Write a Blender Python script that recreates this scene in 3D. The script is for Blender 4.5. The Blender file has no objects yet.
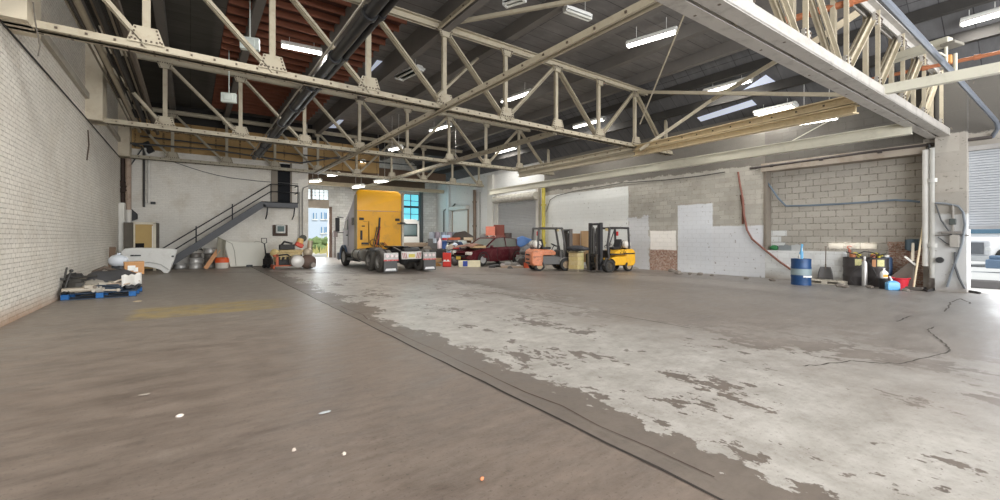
import bpy, bmesh, math, random
from mathutils import Vector, Matrix, Euler
random.seed(7)
PI = math.pi
COL = bpy.context.scene.collection
H = 1.65                      # eye height of the camera
FOC = 426.0
YAW = math.radians(36.0)
SN, CS = math.sin(YAW), math.cos(YAW)
FW = Vector((SN, CS, 0)); RT = Vector((CS, -SN, 0))

def ray(px, py):
    return FW + RT*((px-500)/FOC) + Vector((0, 0, (237-py)/FOC))
EYE = Vector((0, 0, H))
def aty(px, py, Y): d = ray(px, py); return EYE + d*(Y/d.y)
def atx(px, py, X): d = ray(px, py); return EYE + d*(X/d.x)
def atz(px, py, z): d = ray(px, py); return EYE + d*((z-H)/d.z)
def atd(px, py, dep): return EYE + ray(px, py)*dep
def gnd(px, py): return atz(px, py, 0.0)

# ------------------------------------------------------------------ mesh builder
class MB:
    def __init__(s): s.v = []; s.f = []; s.m = []; s.cur = 0
    def mat(s, i): s.cur = i; return s
    def add(s, vs, fs):
        o = len(s.v); s.v += [tuple(v) for v in vs]
        s.f += [tuple(i+o for i in f) for f in fs]; s.m += [s.cur]*len(fs); return s
    def box(s, c, d, rz=0, rx=0, ry=0, taper=1.0):
        M = Euler((rx, ry, rz)).to_matrix(); c = Vector(c); x, y, z = d[0]/2, d[1]/2, d[2]/2
        vs = []
        for sz in (-1, 1):
            t = 1 if sz < 0 else taper
            for a, b in ((-1, -1), (1, -1), (1, 1), (-1, 1)):
                vs.append(c + M @ Vector((a*x*t, b*y*t, sz*z)))
        return s.add(vs, [(3,2,1,0),(4,5,6,7),(0,1,5,4),(1,2,6,5),(2,3,7,6),(3,0,4,7)])
    def bb(s, a, b):
        return s.box([(a[i]+b[i])/2 for i in range(3)], [abs(b[i]-a[i]) for i in range(3)])
    def bar(s, p, q, w, h=None, up=(0,0,1)):
        h = h or w; p = Vector(p); q = Vector(q); d = (q-p).normalized(); u = Vector(up)
        if abs(d.dot(u)) > .98: u = Vector((0,1,0))
        r = d.cross(u).normalized(); u = r.cross(d).normalized()
        vs = []
        for e in (p, q):
            for a, b in ((-1,-1),(1,-1),(1,1),(-1,1)): vs.append(e + r*(a*w/2) + u*(b*h/2))
        return s.add(vs, [(0,1,2,3),(7,6,5,4),(0,4,5,1),(1,5,6,2),(2,6,7,3),(3,7,4,0)])
    def cyl(s, p, q, r, r2=None, n=14, cap=True):
        r2 = r if r2 is None else r2
        p = Vector(p); q = Vector(q); d = (q-p).normalized()
        a = d.orthogonal().normalized(); b = d.cross(a)
        vs = []
        for e, rr in ((p, r), (q, r2)):
            for i in range(n):
                t = 2*PI*i/n; vs.append(e + a*(rr*math.cos(t)) + b*(rr*math.sin(t)))
        fs = [(i, (i+1) % n, n+(i+1) % n, n+i) for i in range(n)]
        if cap: fs += [tuple(reversed(range(n))), tuple(range(n, 2*n))]
        return s.add(vs, fs)
    def tube(s, pts, r, n=8):
        pts = [Vector(p) for p in pts]; k = len(pts); vs = []; fs = []
        a = None
        for j, p in enumerate(pts):
            d = (pts[min(j+1, k-1)] - pts[max(j-1, 0)]).normalized()
            if a is None: a = d.orthogonal().normalized()
            a = (a - d*a.dot(d)).normalized(); b = d.cross(a)
            rr = r[j] if isinstance(r, (list, tuple)) else r
            for i in range(n):
                t = 2*PI*i/n; vs.append(p + a*(rr*math.cos(t)) + b*(rr*math.sin(t)))
        for j in range(k-1):
            for i in range(n): fs.append((j*n+i, j*n+(i+1) % n, (j+1)*n+(i+1) % n, (j+1)*n+i))
        fs += [tuple(reversed(range(n))), tuple(range((k-1)*n, k*n))]
        return s.add(vs, fs)
    def lathe(s, prof, n=24, c=(0,0,0), axis='z', a0=0, a1=2*PI):
        c = Vector(c); full = abs(a1-a0-2*PI) < 1e-6; m = n if full else n+1; vs = []
        for r, z in prof:
            for i in range(m):
                t = a0 + (a1-a0)*i/n; x, y = r*math.cos(t), r*math.sin(t)
                if axis == 'z': v = (x, y, z)
                elif axis == 'x': v = (z, x, y)
                else: v = (y, z, x)
                vs.append(c + Vector(v))
        fs = []
        for j in range(len(prof)-1):
            for i in range(n):
                i2 = (i+1) % m
                fs.append((j*m+i, j*m+i2, (j+1)*m+i2, (j+1)*m+i))
        return s.add(vs, fs)
    def prism(s, poly, a, b, ax='x'):
        n = len(poly); vs = []
        for e in (a, b):
            for u, w in poly: vs.append((e,u,w) if ax == 'x' else (u,e,w) if ax == 'y' else (u,w,e))
        fs = [(i, (i+1) % n, n+(i+1) % n, n+i) for i in range(n)] + [tuple(reversed(range(n))), tuple(range(n, 2*n))]
        return s.add(vs, fs)
    def ball(s, c, d, n=12, m=8, jit=0, flat=None):
        c = Vector(c); vs = []; fs = []
        for j in range(m+1):
            ph = PI*j/m
            for i in range(n):
                t = 2*PI*i/n; k = 1 + (random.uniform(-jit, jit) if jit else 0)
                z = math.cos(ph)*d[2]/2*k
                if flat is not None: z = max(z, flat)
                vs.append(c + Vector((math.sin(ph)*math.cos(t)*d[0]/2*k, math.sin(ph)*math.sin(t)*d[1]/2*k, z)))
        for j in range(m):
            for i in range(n): fs.append((j*n+i, j*n+(i+1) % n, (j+1)*n+(i+1) % n, (j+1)*n+i))
        return s.add(vs, fs)
    def grid(s, fn, nu, nv):
        vs = [Vector(fn(i/nu, j/nv)) for j in range(nv+1) for i in range(nu+1)]
        fs = [(j*(nu+1)+i, j*(nu+1)+i+1, (j+1)*(nu+1)+i+1, (j+1)*(nu+1)+i) for j in range(nv) for i in range(nu)]
        return s.add(vs, fs)
    def loft(s, rings, closed=True, caps=True):
        n = len(rings[0]); vs = [v for r in rings for v in r]; fs = []
        for j in range(len(rings)-1):
            for i in range(n if closed else n-1):
                fs.append((j*n+i, j*n+(i+1) % n, (j+1)*n+(i+1) % n, (j+1)*n+i))
        if caps: fs += [tuple(reversed(range(n))), tuple(range((len(rings)-1)*n, len(rings)*n))]
        return s.add(vs, fs)
    def build(s, name, mats, parent=None, smooth=35, bevel=0, solid=0, loc=None, rz=0, sub=0):
        me = bpy.data.meshes.new(name); me.from_pydata(s.v, [], s.f); me.update()
        bm = bmesh.new(); bm.from_mesh(me); bmesh.ops.recalc_face_normals(bm, faces=bm.faces); bm.to_mesh(me); bm.free()
        if not isinstance(mats, (list, tuple)): mats = [mats]
        for m in mats: me.materials.append(m)
        if len(mats) > 1: me.polygons.foreach_set('material_index', s.m)
        if smooth:
            me.polygons.foreach_set('use_smooth', [True]*len(me.polygons)); me.set_sharp_from_angle(angle=math.radians(smooth))
        o = bpy.data.objects.new(name, me); COL.objects.link(o)
        if parent is not None: o.parent = parent
        if loc is not None: o.location = loc
        if rz: o.rotation_euler = (0, 0, rz)
        if solid:
            md = o.modifiers.new('solid', 'SOLIDIFY'); md.thickness = solid; md.offset = 0
        if bevel:
            md = o.modifiers.new('bevel', 'BEVEL'); md.width = bevel; md.segments = 2; md.limit_method = 'ANGLE'
        if sub:
            md = o.modifiers.new('sub', 'SUBSURF'); md.levels = sub; md.render_levels = sub
        return o

def tag(o, label, cat, group=None, kind=None):
    if label: o['label'] = label
    if cat: o['category'] = cat
    if group: o['group'] = group
    if kind: o['kind'] = kind
    return o
def thing(name, label, cat, loc=(0,0,0), rz=0, group=None):
    o = bpy.data.objects.new(name, None); COL.objects.link(o); o.empty_display_size = .1
    o.location = loc; o.rotation_euler = (0, 0, rz)
    return tag(o, label, cat, group)
def struct(name, mb, mat, **k):
    o = mb.build(name, mat, **k)
    if k.get('parent') is None: o['kind'] = 'structure'
    return o
def dup(root, loc, rz=None, label=None):
    r = root.copy(); COL.objects.link(r); r.location = loc
    if rz is not None: r.rotation_euler = (0, 0, rz)
    if label: r['label'] = label
    for ch in list(root.children):
        c = ch.copy(); COL.objects.link(c); c.parent = r
        for g in list(ch.children):
            d = g.copy(); COL.objects.link(d); d.parent = c
    return r

# ------------------------------------------------------------------ materials
class NT:
    def __init__(s, name):
        s.m = bpy.data.materials.new(name); s.m.use_nodes = True; s.t = s.m.node_tree
        s.b = s.t.nodes['Principled BSDF']; s._pos = None
    def n(s, typ, **k):
        nd = s.t.nodes.new(typ)
        for a, v in k.items(): setattr(nd, a, v)
        return nd
    def l(s, a, b): s.t.links.new(a, b)
    def sock(s, i, v):
        if hasattr(v, 'links') or isinstance(v, bpy.types.NodeSocket): s.l(v, i)
        else: i.default_value = v
    def pos(s, obj=False):
        if obj: return s.n('ShaderNodeTexCoord').outputs['Object']
        if s._pos is None: s._pos = s.n('ShaderNodeNewGeometry').outputs['Position']
        return s._pos
    def sep(s, v):
        q = s.n('ShaderNodeSeparateXYZ'); s.l(v, q.inputs[0]); return q.outputs
    def comb(s, x, y, z=0):
        q = s.n('ShaderNodeCombineXYZ')
        for i, v in enumerate((x, y, z)): s.sock(q.inputs[i], v)
        return q.outputs[0]
    def math(s, op, a, b=0.0, clamp=False):
        q = s.n('ShaderNodeMath', operation=op); q.use_clamp = clamp
        s.sock(q.inputs[0], a); s.sock(q.inputs[1], b); return q.outputs[0]
    def noise(s, vec, scale, detail=4, rough=.6):
        q = s.n('ShaderNodeTexNoise'); s.l(vec, q.inputs['Vector'])
        q.inputs['Scale'].default_value = scale; q.inputs['Detail'].default_value = detail; q.inputs['Roughness'].default_value = rough
        return q.outputs['Fac']
    def scalev(s, v, sc):
        q = s.n('ShaderNodeVectorMath', operation='MULTIPLY'); s.l(v, q.inputs[0]); q.inputs[1].default_value = sc; return q.outputs[0]
    def ramp(s, f, a, b):
        q = s.n('ShaderNodeMapRange'); s.sock(q.inputs['Value'], f)
        q.inputs['From Min'].default_value = a; q.inputs['From Max'].default_value = b; return q.outputs['Result']
    def mix(s, f, a, b, mode='MIX'):
        q = s.n('ShaderNodeMix', data_type='RGBA', blend_type=mode)
        s.sock(q.inputs['Factor'], f)
        for i, v in ((6, a), (7, b)):
            if isinstance(v, (tuple, list)): v = (v[0], v[1], v[2], 1)
            s.sock(q.inputs[i], v)
        return q.outputs[2]
    def out(s, col, rough=.7, metal=0, bump=None, bs=.3, bd=.02, spec=.5):
        if isinstance(col, (tuple, list)): s.b.inputs['Base Color'].default_value = (*col[:3], 1)
        else: s.l(col, s.b.inputs['Base Color'])
        s.sock(s.b.inputs['Roughness'], rough); s.b.inputs['Metallic'].default_value = metal
        s.b.inputs['Specular IOR Level'].default_value = spec
        if bump is not None:
            q = s.n('ShaderNodeBump'); q.inputs['Strength'].default_value = bs; q.inputs['Distance'].default_value = bd
            s.l(bump, q.inputs['Height']); s.l(q.outputs[0], s.b.inputs['Normal'])
        return s.m

def sr(r, g, b):             # 0-255 screen colour to linear
    f = lambda c: (c/255/12.92) if c/255 < .04045 else ((c/255+.055)/1.055)**2.4
    return (f(r), f(g), f(b))
_mc = {}
def M(r, g, b, rough=.6, metal=0, var=.25, scale=3.0, dirt=None, dirtamt=.5):
    key = (r, g, b, rough, metal, var, scale, dirt, dirtamt)
    if key in _mc: return _mc[key]
    t = NT('paint_%d_%d_%d' % (r, g, b)); base = sr(r, g, b); p = t.pos(True)
    n1 = t.noise(p, scale, 5); k = 1-var; col = t.mix(n1, tuple(c*k for c in base), tuple(min(1, c*(1+var)) for c in base))
    if dirt:
        n2 = t.noise(p, scale*2.3, 6, .7)
        col = t.mix(t.math('MULTIPLY', t.ramp(n2, .5, .72), dirtamt), col, sr(*dirt))
    m = t.out(col, rough, metal); _mc[key] = m; return m
def emis(r, g, b, s):
    t = NT('glow'); e = t.b.inputs; e['Base Color'].default_value = (*sr(r, g, b), 1)
    e['Emission Color'].default_value = (*sr(r, g, b), 1); e['Emission Strength'].default_value = s; return t.m
def glassmat(col=(40, 50, 52), rough=.08):
    t = NT('glass_dark'); return t.out(sr(*col), rough, 0, spec=.8)

def wallmat(name, axis, base, mort, bw, bh, msize=.012, dirt=(120,105,85), dirtamt=.35, spots=.0, bump=.5, zones=None, low=None, offs=.5, mamt=1.0, var=.12):
    """axis 'x' = wall in the YZ plane, 'y' = wall in the XZ plane"""
    t = NT(name); P = t.pos(); X, Y, Z = t.sep(P); U = Y if axis == 'x' else X
    uv = t.comb(U, Z, 0)
    bk = t.n('ShaderNodeTexBrick'); t.l(uv, bk.inputs['Vector'])
    bk.inputs['Scale'].default_value = 1; bk.inputs['Brick Width'].default_value = bw; bk.inputs['Row Height'].default_value = bh
    bk.inputs['Mortar Size'].default_value = msize; bk.inputs['Mortar Smooth'].default_value = .15; bk.inputs['Bias'].default_value = 0; bk.offset = offs
    b = sr(*base)
    bk.inputs['Color1'].default_value = (*[c*(1-var) for c in b], 1); bk.inputs['Color2'].default_value = (*[min(1, c*(1+var)) for c in b], 1)
    bk.inputs['Mortar'].default_value = (*b, 1)
    bfac = bk.outputs['Fac']
    nm = t.noise(P, 1.3, 5, .65); ns = t.noise(P, 14, 4, .7); nb = t.noise(P, .35, 4, .6)
    mf = t.math('MULTIPLY', t.math('MULTIPLY', bfac, t.ramp(ns, .38, .62)), mamt, True)
    col = t.mix(mf, bk.outputs['Color'], sr(*mort))
    col = t.mix(t.math('MULTIPLY', t.ramp(nm, .48, .75), dirtamt), col, sr(*dirt))
    col = t.mix(t.math('MULTIPLY', t.ramp(nb, .35, .7), .35), col, tuple(c*.72 for c in b))
    if spots:
        sp = t.noise(t.scalev(P, (1, 1, 1.8)), 9, 3, .5)
        col = t.mix(t.math('MULTIPLY', t.ramp(sp, .66, .70), spots), col, sr(70, 62, 54))
    for zn in (zones or []):                       # (u0,u1,z0,z1,colour,ragged,amount)
        u0, u1, z0, z1, zc, rg, am = zn
        e1 = t.math('MULTIPLY', t.math('SUBTRACT', t.noise(P, 2.2, 5, .7), .5), rg)
        uu = t.math('ADD', U, e1); zz = t.math('ADD', Z, e1); s_ = .02
        k = t.ramp(uu, u0-s_, u0+s_)
        k = t.math('MULTIPLY', k, t.ramp(uu, u1+s_, u1-s_)); k = t.math('MULTIPLY', k, t.ramp(zz, z0-s_, z0+s_))
        k = t.math('MULTIPLY', k, t.ramp(zz, z1+s_, z1-s_)); k = t.math('MULTIPLY', k, am)
        if len(zc) == 4:                            # bare red brick showing
            b2 = t.n('ShaderNodeTexBrick'); t.l(uv, b2.inputs['Vector']); b2.inputs['Scale'].default_value = 1
            b2.inputs['Brick Width'].default_value = .22; b2.inputs['Row Height'].default_value = .075; b2.inputs['Mortar Size'].default_value = .01
            b2.inputs['Color1'].default_value = (*sr(128, 84, 68), 1); b2.inputs['Color2'].default_value = (*sr(158, 116, 96), 1); b2.inputs['Mortar'].default_value = (*sr(158, 144, 130), 1)
            zcol = t.mix(t.ramp(ns, .45, .7), b2.outputs['Color'], sr(205, 190, 180))
        else:
            zb = sr(*zc); zcol = t.mix(t.math('MULTIPLY', mf, .35), t.mix(nm, tuple(c*.9 for c in zb), tuple(min(1, c*1.06) for c in zb)), sr(*mort))
            sp2 = t.noise(P, 7, 3, .5); zcol = t.mix(t.math('MULTIPLY', t.ramp(sp2, .69, .71), .6), zcol, sr(120, 110, 100))
        col = t.mix(k, col, zcol)
    if low:
        lz = t.math('ADD', Z, t.math('MULTIPLY', t.math('SUBTRACT', nm, .5), .5))
        col = t.mix(t.math('MULTIPLY', t.ramp(lz, .35, 0), .8), col, sr(*low))
    hgt = t.math('ADD', t.math('MULTIPLY', bfac, -1.0), t.math('MULTIPLY', ns, .6))
    return t.out(col, .75, 0, hgt, bump, .012, .3)

cream = M(172, 163, 143, .6, 0, .1, 2, (120, 96, 70), .35)
cream2 = M(164, 156, 137, .6, 0, .12, 2, (110, 92, 70), .4)
greywhite = M(168, 164, 158, .55, 0, .1, 2, (105, 100, 94), .5)
ivory = M(196, 193, 178, .5, 0, .08, 1.5, (130, 125, 110), .3)
steel_dark = M(52, 53, 55, .5, .3, .2)
black = M(32, 32, 34, .55, 0, .25)
rubber = M(48, 47, 46, .8, 0, .2, 6, (110, 100, 90), .35)
rubber2 = M(92, 90, 86, .85, 0, .15, 6, (120, 112, 100), .4)
chrome = M(190, 190, 190, .3, .8, .15, 5)
rivet = M(84, 72, 60, .7)
white = M(228, 228, 224, .5, 0, .06)
rust = M(140, 78, 48, .8, 0, .3, 6, (80, 50, 36), .5)
cardboard = M(186, 138, 92, .8, 0, .1)
wood = M(190, 150, 104, .8, 0, .2, 8)
# ------------------------------------------------------------------ setting
XL, XR, YS, YF, YB = -2.8, 18.75, 28.3, 36.0, -9.0
DK = H + 7.05               # underside of the flat roof deck

def floor_mat():
    t = NT('worn_concrete'); P = t.pos(); X, Y, Z = t.sep(P)
    st = t.ramp(t.noise(t.scalev(P, (.8, 2.0, 1)), 1.5, 10, .76), .3, .7)          # drag stains along the bays
    st2 = t.ramp(t.noise(t.scalev(P, (1.0, 3.2, 1)), 3.2, 8, .76), .35, .68)
    big = t.noise(P, .28, 5, .6); fine = t.noise(P, 8, 6, .8); mid = t.noise(P, 2.1, 8, .72); grit = t.noise(P, 34, 3, .6)
    def tone(lo, hi, f=st): return t.mix(f, sr(*lo), sr(*hi))
    bro = tone((78, 66, 58), (130, 116, 105))
    bro = t.mix(t.math('MULTIPLY', st2, .45), bro, sr(140, 129, 120))
    bro = t.mix(t.math('MULTIPLY', t.ramp(grit, .6, .68), .45), bro, sr(62, 54, 48))
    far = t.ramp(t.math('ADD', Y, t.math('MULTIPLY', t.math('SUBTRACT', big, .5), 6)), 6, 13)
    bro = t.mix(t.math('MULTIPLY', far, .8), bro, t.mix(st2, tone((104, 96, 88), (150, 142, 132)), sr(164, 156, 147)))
    bro = t.mix(t.math('MULTIPLY', t.ramp(fine, .55, .75), .4), bro, sr(66, 57, 51))
    bro = t.mix(t.math('MULTIPLY', t.ramp(mid, .60, .76), .5), bro, sr(72, 62, 55))
    bro = t.mix(t.math('MULTIPLY', t.ramp(mid, .40, .27), .35), bro, sr(150, 140, 131))
    # right slab: pale paint, peeled in flakes
    gx = t.noise(t.scalev(P, (1, .55, 1)), 1.0, 9, .68); fl = t.noise(t.scalev(P, (1.2, .8, 1)), 5.5, 5, .65)
    edge = t.ramp(X, 2.7, 3.7); fade = t.ramp(X, 11.5, 6.5)
    thr = t.math('ADD', t.math('ADD', t.math('MULTIPLY', gx, .68), t.math('MULTIPLY', fl, .32)), t.math('MULTIPLY', t.math('SUBTRACT', t.math('MULTIPLY', edge, fade), .93), .2))
    pk = t.ramp(thr, .452, .462)
    pale = t.mix(t.ramp(mid, .3, .7), sr(146, 141, 134), sr(188, 184, 178))
    pale = t.mix(t.math('MULTIPLY', t.ramp(fine, .5, .72), .5), pale, sr(124, 115, 106))
    pale = t.mix(t.math('MULTIPLY', t.ramp(grit, .62, .7), .5), pale, sr(100, 92, 84))
    bare = t.mix(t.math('MULTIPLY', t.ramp(fine, .5, .75), .4), tone((88, 79, 72), (122, 112, 103)), sr(70, 62, 56))
    rgt = t.mix(pk, bare, pale)
    tan = t.mix(t.math('MULTIPLY', st2, .5), tone((106, 97, 90), (146, 137, 129)), sr(158, 149, 141))
    tan = t.mix(t.math('MULTIPLY', t.ramp(mid, .58, .74), .45), tan, sr(92, 84, 78))
    fx = t.math('ADD', X, t.math('MULTIPLY', t.math('SUBTRACT', big, .5), 9))
    rgt = t.mix(t.math('MULTIPLY', t.ramp(fx, 5.2, 8.2), .92), rgt, tan)
    col = t.mix(t.ramp(X, 2.69, 2.71), bro, rgt)
    # faded yellow patch
    yx = t.math('MULTIPLY', t.ramp(X, -1.1, -.9), t.ramp(X, 2.2, 1.2)); yy = t.math('MULTIPLY', t.ramp(Y, 11.0, 11.1), t.ramp(Y, 13.0, 12.5))
    yk = t.math('MULTIPLY', t.math('MULTIPLY', yx, yy), t.math('MULTIPLY', t.ramp(t.math('ADD', mid, t.math('MULTIPLY', st2, .2)), .40, .66), .75))
    col = t.mix(yk, col, sr(170, 148, 92))
    # dark wheel tracks across the slab in front of the fork trucks
    tw = t.math('ADD', t.math('ADD', X, t.math('MULTIPLY', Y, 1.15)), t.math('MULTIPLY', big, 3))
    tk = t.math('MULTIPLY', t.ramp(t.math('ABSOLUTE', t.math('SUBTRACT', tw, 30.2)), .6, .1), t.ramp(st, .25, .6))
    tw2 = t.math('ADD', t.math('SUBTRACT', X, t.math('MULTIPLY', Y, .15)), t.math('MULTIPLY', big, 2))
    tk2 = t.math('MULTIPLY', t.ramp(t.math('ABSOLUTE', t.math('SUBTRACT', tw2, 16.4)), .9, .1), t.ramp(st2, .2, .6))
    col = t.mix(t.math('MULTIPLY', t.math('MAXIMUM', tk, tk2), .6), col, sr(78, 73, 70))
    # cooler slab towards the right-hand door
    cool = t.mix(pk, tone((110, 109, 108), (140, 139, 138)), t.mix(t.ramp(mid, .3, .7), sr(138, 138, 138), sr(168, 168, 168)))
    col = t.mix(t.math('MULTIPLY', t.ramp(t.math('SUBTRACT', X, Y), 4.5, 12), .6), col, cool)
    rough = t.math('ADD', t.math('MULTIPLY', st, .3), .32)
    bump = t.math('ADD', t.math('MULTIPLY', pk, .5), fine)
    return t.out(col, rough, 0, bump, .25, .01, .42)
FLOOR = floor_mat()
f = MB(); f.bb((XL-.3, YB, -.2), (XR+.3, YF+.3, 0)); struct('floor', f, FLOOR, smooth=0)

# joints and cracks in the slab
joint = M(52, 46, 42, .9)
def ribbon(pts, w, m, name):
    b = MB(); L = []; 
    for i, p in enumerate(pts):
        a = Vector(pts[max(0, i-1)]); c = Vector(pts[min(len(pts)-1, i+1)]); d = (c-a).normalized(); nn = Vector((-d.y, d.x, 0))
        ww = w*random.uniform(.6, 1.3)/2 if len(pts) > 3 else w/2
        L.append((Vector(p)+nn*ww, Vector(p)-nn*ww))
    vs = [v for q in L for v in q]
    b.add([(v.x, v.y, .004) for v in vs], [(2*i, 2*i+1, 2*i+3, 2*i+2) for i in range(len(L)-1)])
    return struct(name, b, m, smooth=0)
jp = [Vector((2.70+random.uniform(-.012, .012), y*.45, 0)) for y in range(2, 62)]
ribbon(jp, .026, joint, 'trim_1')
ribbon([Vector((2.92+random.uniform(-.05, .05), y*.5, 0)) for y in range(3, 22)], .011, M(80, 62, 56, .9), 'trim_2')
ribbon([Vector((7.3+random.uniform(-.02, .02), 4.2+y*.3, 0)) for y in range(0, 26)], .018, M(92, 84, 77, .9), 'trim_3')
cr = [(802,366),(820,365),(850,361),(880,363),(900,364),(925,358),(945,353),(951,350),(943,342),(933,335),(928,330),(934,327)]
def sub(pts, k=4, j=.5):
    o = []
    for a, b in zip(pts, pts[1:]):
        for i in range(k):
            t = i/k; o.append(gnd(a[0]*(1-t)+b[0]*t+random.uniform(-j, j), a[1]*(1-t)+b[1]*t+random.uniform(-j, j)*.5))
    o.append(gnd(*pts[-1])); return o
ribbon(sub(cr, 6, 1.2), .022, M(84, 78, 72, .9), 'trim_4')
ribbon(sub([(945,312),(950,303),(962,299),(972,304)], 6, 1.5), .03, M(74, 68, 62, .9), 'trim_5')
ribbon(sub([(897,322),(905,318),(912,316)], 6, 1), .025, M(74, 68, 62, .9), 'trim_6')

# left wall
LW = wallmat('white_painted_brick', 'x', (234, 229, 219), (128, 116, 100), .235, .095, .010, (180, 162, 138), .28, .12, .8, mamt=.75, var=.05, low=(176, 140, 110))
w = MB(); w.bb((XL-.3, YB, 0), (XL, YS, DK)); struct('wall_left', w, LW, smooth=0)
# stair wall
SW = wallmat('white_plastered_wall', 'y', (226, 222, 213), (150, 142, 130), .235, .095, .008, (176, 160, 134), .4, .06, .5, mamt=.35, var=.04,
             low=(150, 140, 128))
w = MB(); w.bb((XL, YS, 0), (5.9, YS+.25, 6.12)); struct('wall_back', w, SW, smooth=0)
w = MB(); w.bb((5.65, YS+.25, 0), (5.9, YF, DK)); struct('wall_side', w, SW, smooth=0)
# tan sheet strip above the stair wall
TS = wallmat('tan_sheets', 'y', (168, 138, 92), (70, 56, 42), 1.15, 2.4, .05, (110, 86, 58), .5, 0, .3, offs=0)
w = MB(); w.bb((XL, YS+.3, 6.0), (10.5, YS+.36, 7.75)); struct('trim_7', w, TS, smooth=0)
# dark timber behind that fills up to the deck
w = MB(); w.bb((XL, YS+.4, 7.75), (XR, YS+.5, DK)); struct('trim_8', w, M(44, 42, 40, .9), smooth=0)

# far wall with the tall door opening and clerestory panes
FWm = wallmat('far_white_wall', 'y', (214, 214, 210), (150, 146, 140), .45, .22, .012, (165, 155, 140), .4, .1, .5)
dx0, dx1, dz = 6.35, 9.05, 3.95
w = MB()
w.bb((5.9, YF, 0), (dx0, YF+.3, DK)); w.bb((dx0, YF, 4.6), (dx1, YF+.3, 4.62)); w.bb((dx1, YF, 0), (15.25, YF+.3, DK)); w.bb((17.0, YF, 0), (XR+.3, YF+.3, DK))
w.bb((dx0, YF, 5.45), (dx1, YF+.3, DK)); w.bb((15.25, YF, 0), (17.0, YF+.3, 3.15)); w.bb((15.25, YF, 5.55), (17.0, YF+.3, DK))
struct('wall_far', w, FWm, smooth=0)
w = MB(); w.bb((dx0, YF-.06, dz), (dx1, YF+.3, 4.62)); struct('trim_9', w, M(150, 140, 128, .8), smooth=0)
w = MB(); w.bb((dx1, YF-.12, 0), (dx1+.22, YF+.1, 4.1)); struct('trim_10', w, M(112, 92, 80, .8), smooth=0)
pane = emis(225, 236, 240, .9)
w = MB(); w.bb((dx0, YF+.1, 4.62), (dx1, YF+.14, 5.45)); o = struct('window_1', w, pane, smooth=0)
w = MB()
for i in range(9): w.bb((dx0+i*.33, YF+.04, 4.62), (dx0+i*.33+(.16 if i == 4 else .035), YF+.1, 5.45))
for z in (4.62, 4.95, 5.2, 5.41): w.bb((dx0, YF+.04, z), (dx1, YF+.1, z+.035))
w.build('window_frame', M(150, 146, 140), o, smooth=0)
blue = emis(110, 205, 222, .85)
w = MB(); w.bb((15.25, YF+.1, 3.15), (17, YF+.14, 5.55)); o = struct('window_2', w, blue, smooth=0)
w = MB()
for z in (3.15, 3.7, 4.28, 4.36, 4.9, 5.5): w.bb((15.25, YF+.03, z), (17, YF+.1, z+(.12 if abs(z-4.3) < .08 else .05)))
for x in (15.25, 16.15, 16.95): w.bb((x, YF+.03, 3.15), (x+.06, YF+.1, 5.55))
w.build('window_frame', M(80, 96, 104), o, smooth=0)
w = MB(); w.bb((17.0, YF-.3, 0), (17.25, YF, 7)); struct('trim_11', w, M(86, 90, 92, .7), smooth=0)

# right wall: long run, block infill bay, pillar, door bay
z = dict(pale=(222, 224, 226), dull=(176, 170, 160))
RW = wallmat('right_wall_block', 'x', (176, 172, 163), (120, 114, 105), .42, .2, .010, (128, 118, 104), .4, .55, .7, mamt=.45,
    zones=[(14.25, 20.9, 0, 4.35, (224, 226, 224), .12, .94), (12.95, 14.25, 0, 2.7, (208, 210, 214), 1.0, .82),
           (11.45, 12.95, 0, 1.05, (0, 0, 0, 1), .12, .95), (11.5, 12.92, 1.02, 1.95, (246, 242, 236), .1, .97),  # white zone above the brick is a sunlit patch painted into the wall colour
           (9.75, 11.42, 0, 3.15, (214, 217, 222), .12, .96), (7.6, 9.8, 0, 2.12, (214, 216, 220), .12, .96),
           (20.9, 36, 0, 7, (224, 225, 224), .1, .9), (7, 20.9, 4.62, 12, (104, 100, 94), .5, .85)])  # last zone paints the shade of the upper wall into its colour
def hole(w, x0, x1, ya, yb, za, zb, Y0, Y1, Z1):
    """wall slab in YZ with one opening"""
    w.bb((x0, Y0, za), (x1, ya, Z1)) if ya > Y0 else None
    w.bb((x0, yb, za), (x1, Y1, Z1)) if Y1 > yb else None
    w.bb((x0, ya, zb), (x1, yb, Z1))
ET = H + 4.75               # eaves height at the right wall
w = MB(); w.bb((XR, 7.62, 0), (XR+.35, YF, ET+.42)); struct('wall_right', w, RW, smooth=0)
UP = wallmat('upper_block', 'x', (98, 95, 90), (66, 62, 58), .5, .26, .011, (92, 86, 78), .45, .2, .6, mamt=.7)  # dark base colour carries the shadow on the upper block wall
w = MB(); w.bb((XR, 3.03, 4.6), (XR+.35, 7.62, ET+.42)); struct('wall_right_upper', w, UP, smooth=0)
LT = wallmat('lintel', 'x', (160, 150, 138), (130, 120, 108), 3, 1, .004, (112, 88, 68), .7, .2, .3)
w = MB(); w.bb((XR-.12, 2.95, 4.28), (XR+.45, 7.72, 4.6)); struct('trim_12', w, LT, smooth=0)
BK = wallmat('bare_cinder_block', 'x', (168, 163, 154), (104, 96, 86), .47, .24, .014, (130, 120, 105), .3, .2, 1.0, mamt=1.0, var=.07,
    zones=[(7.0, 7.9, 1.69, 1.91, (214, 216, 216), .0, .9), (7.2, 7.7, 1.45, 1.67, (214, 216, 216), .0, .9), (7.05, 7.95, 1.21, 1.43, (214, 216, 216), .03, .9), (2.6, 3.98, -.1, 1.5, (0, 0, 0, 1), .25, .95)])
w = MB(); w.bb((XR+.42, 2.7, 0), (XR+.7, 7.9, 4.4)); struct('wall_right_infill', w, BK, smooth=0)
LWm = wallmat('whitewashed_low_wall', 'x', (216, 218, 218), (170, 168, 162), .41, .205, .01, (170, 160, 148), .3, .3, .6, mamt=.4,
    low=(150, 140, 128))
w = MB(); w.bb((XR, 5.08, 0), (XR+.42, 7.62, 1.12)); struct('wall_right_low', w, LWm, smooth=0)
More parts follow.
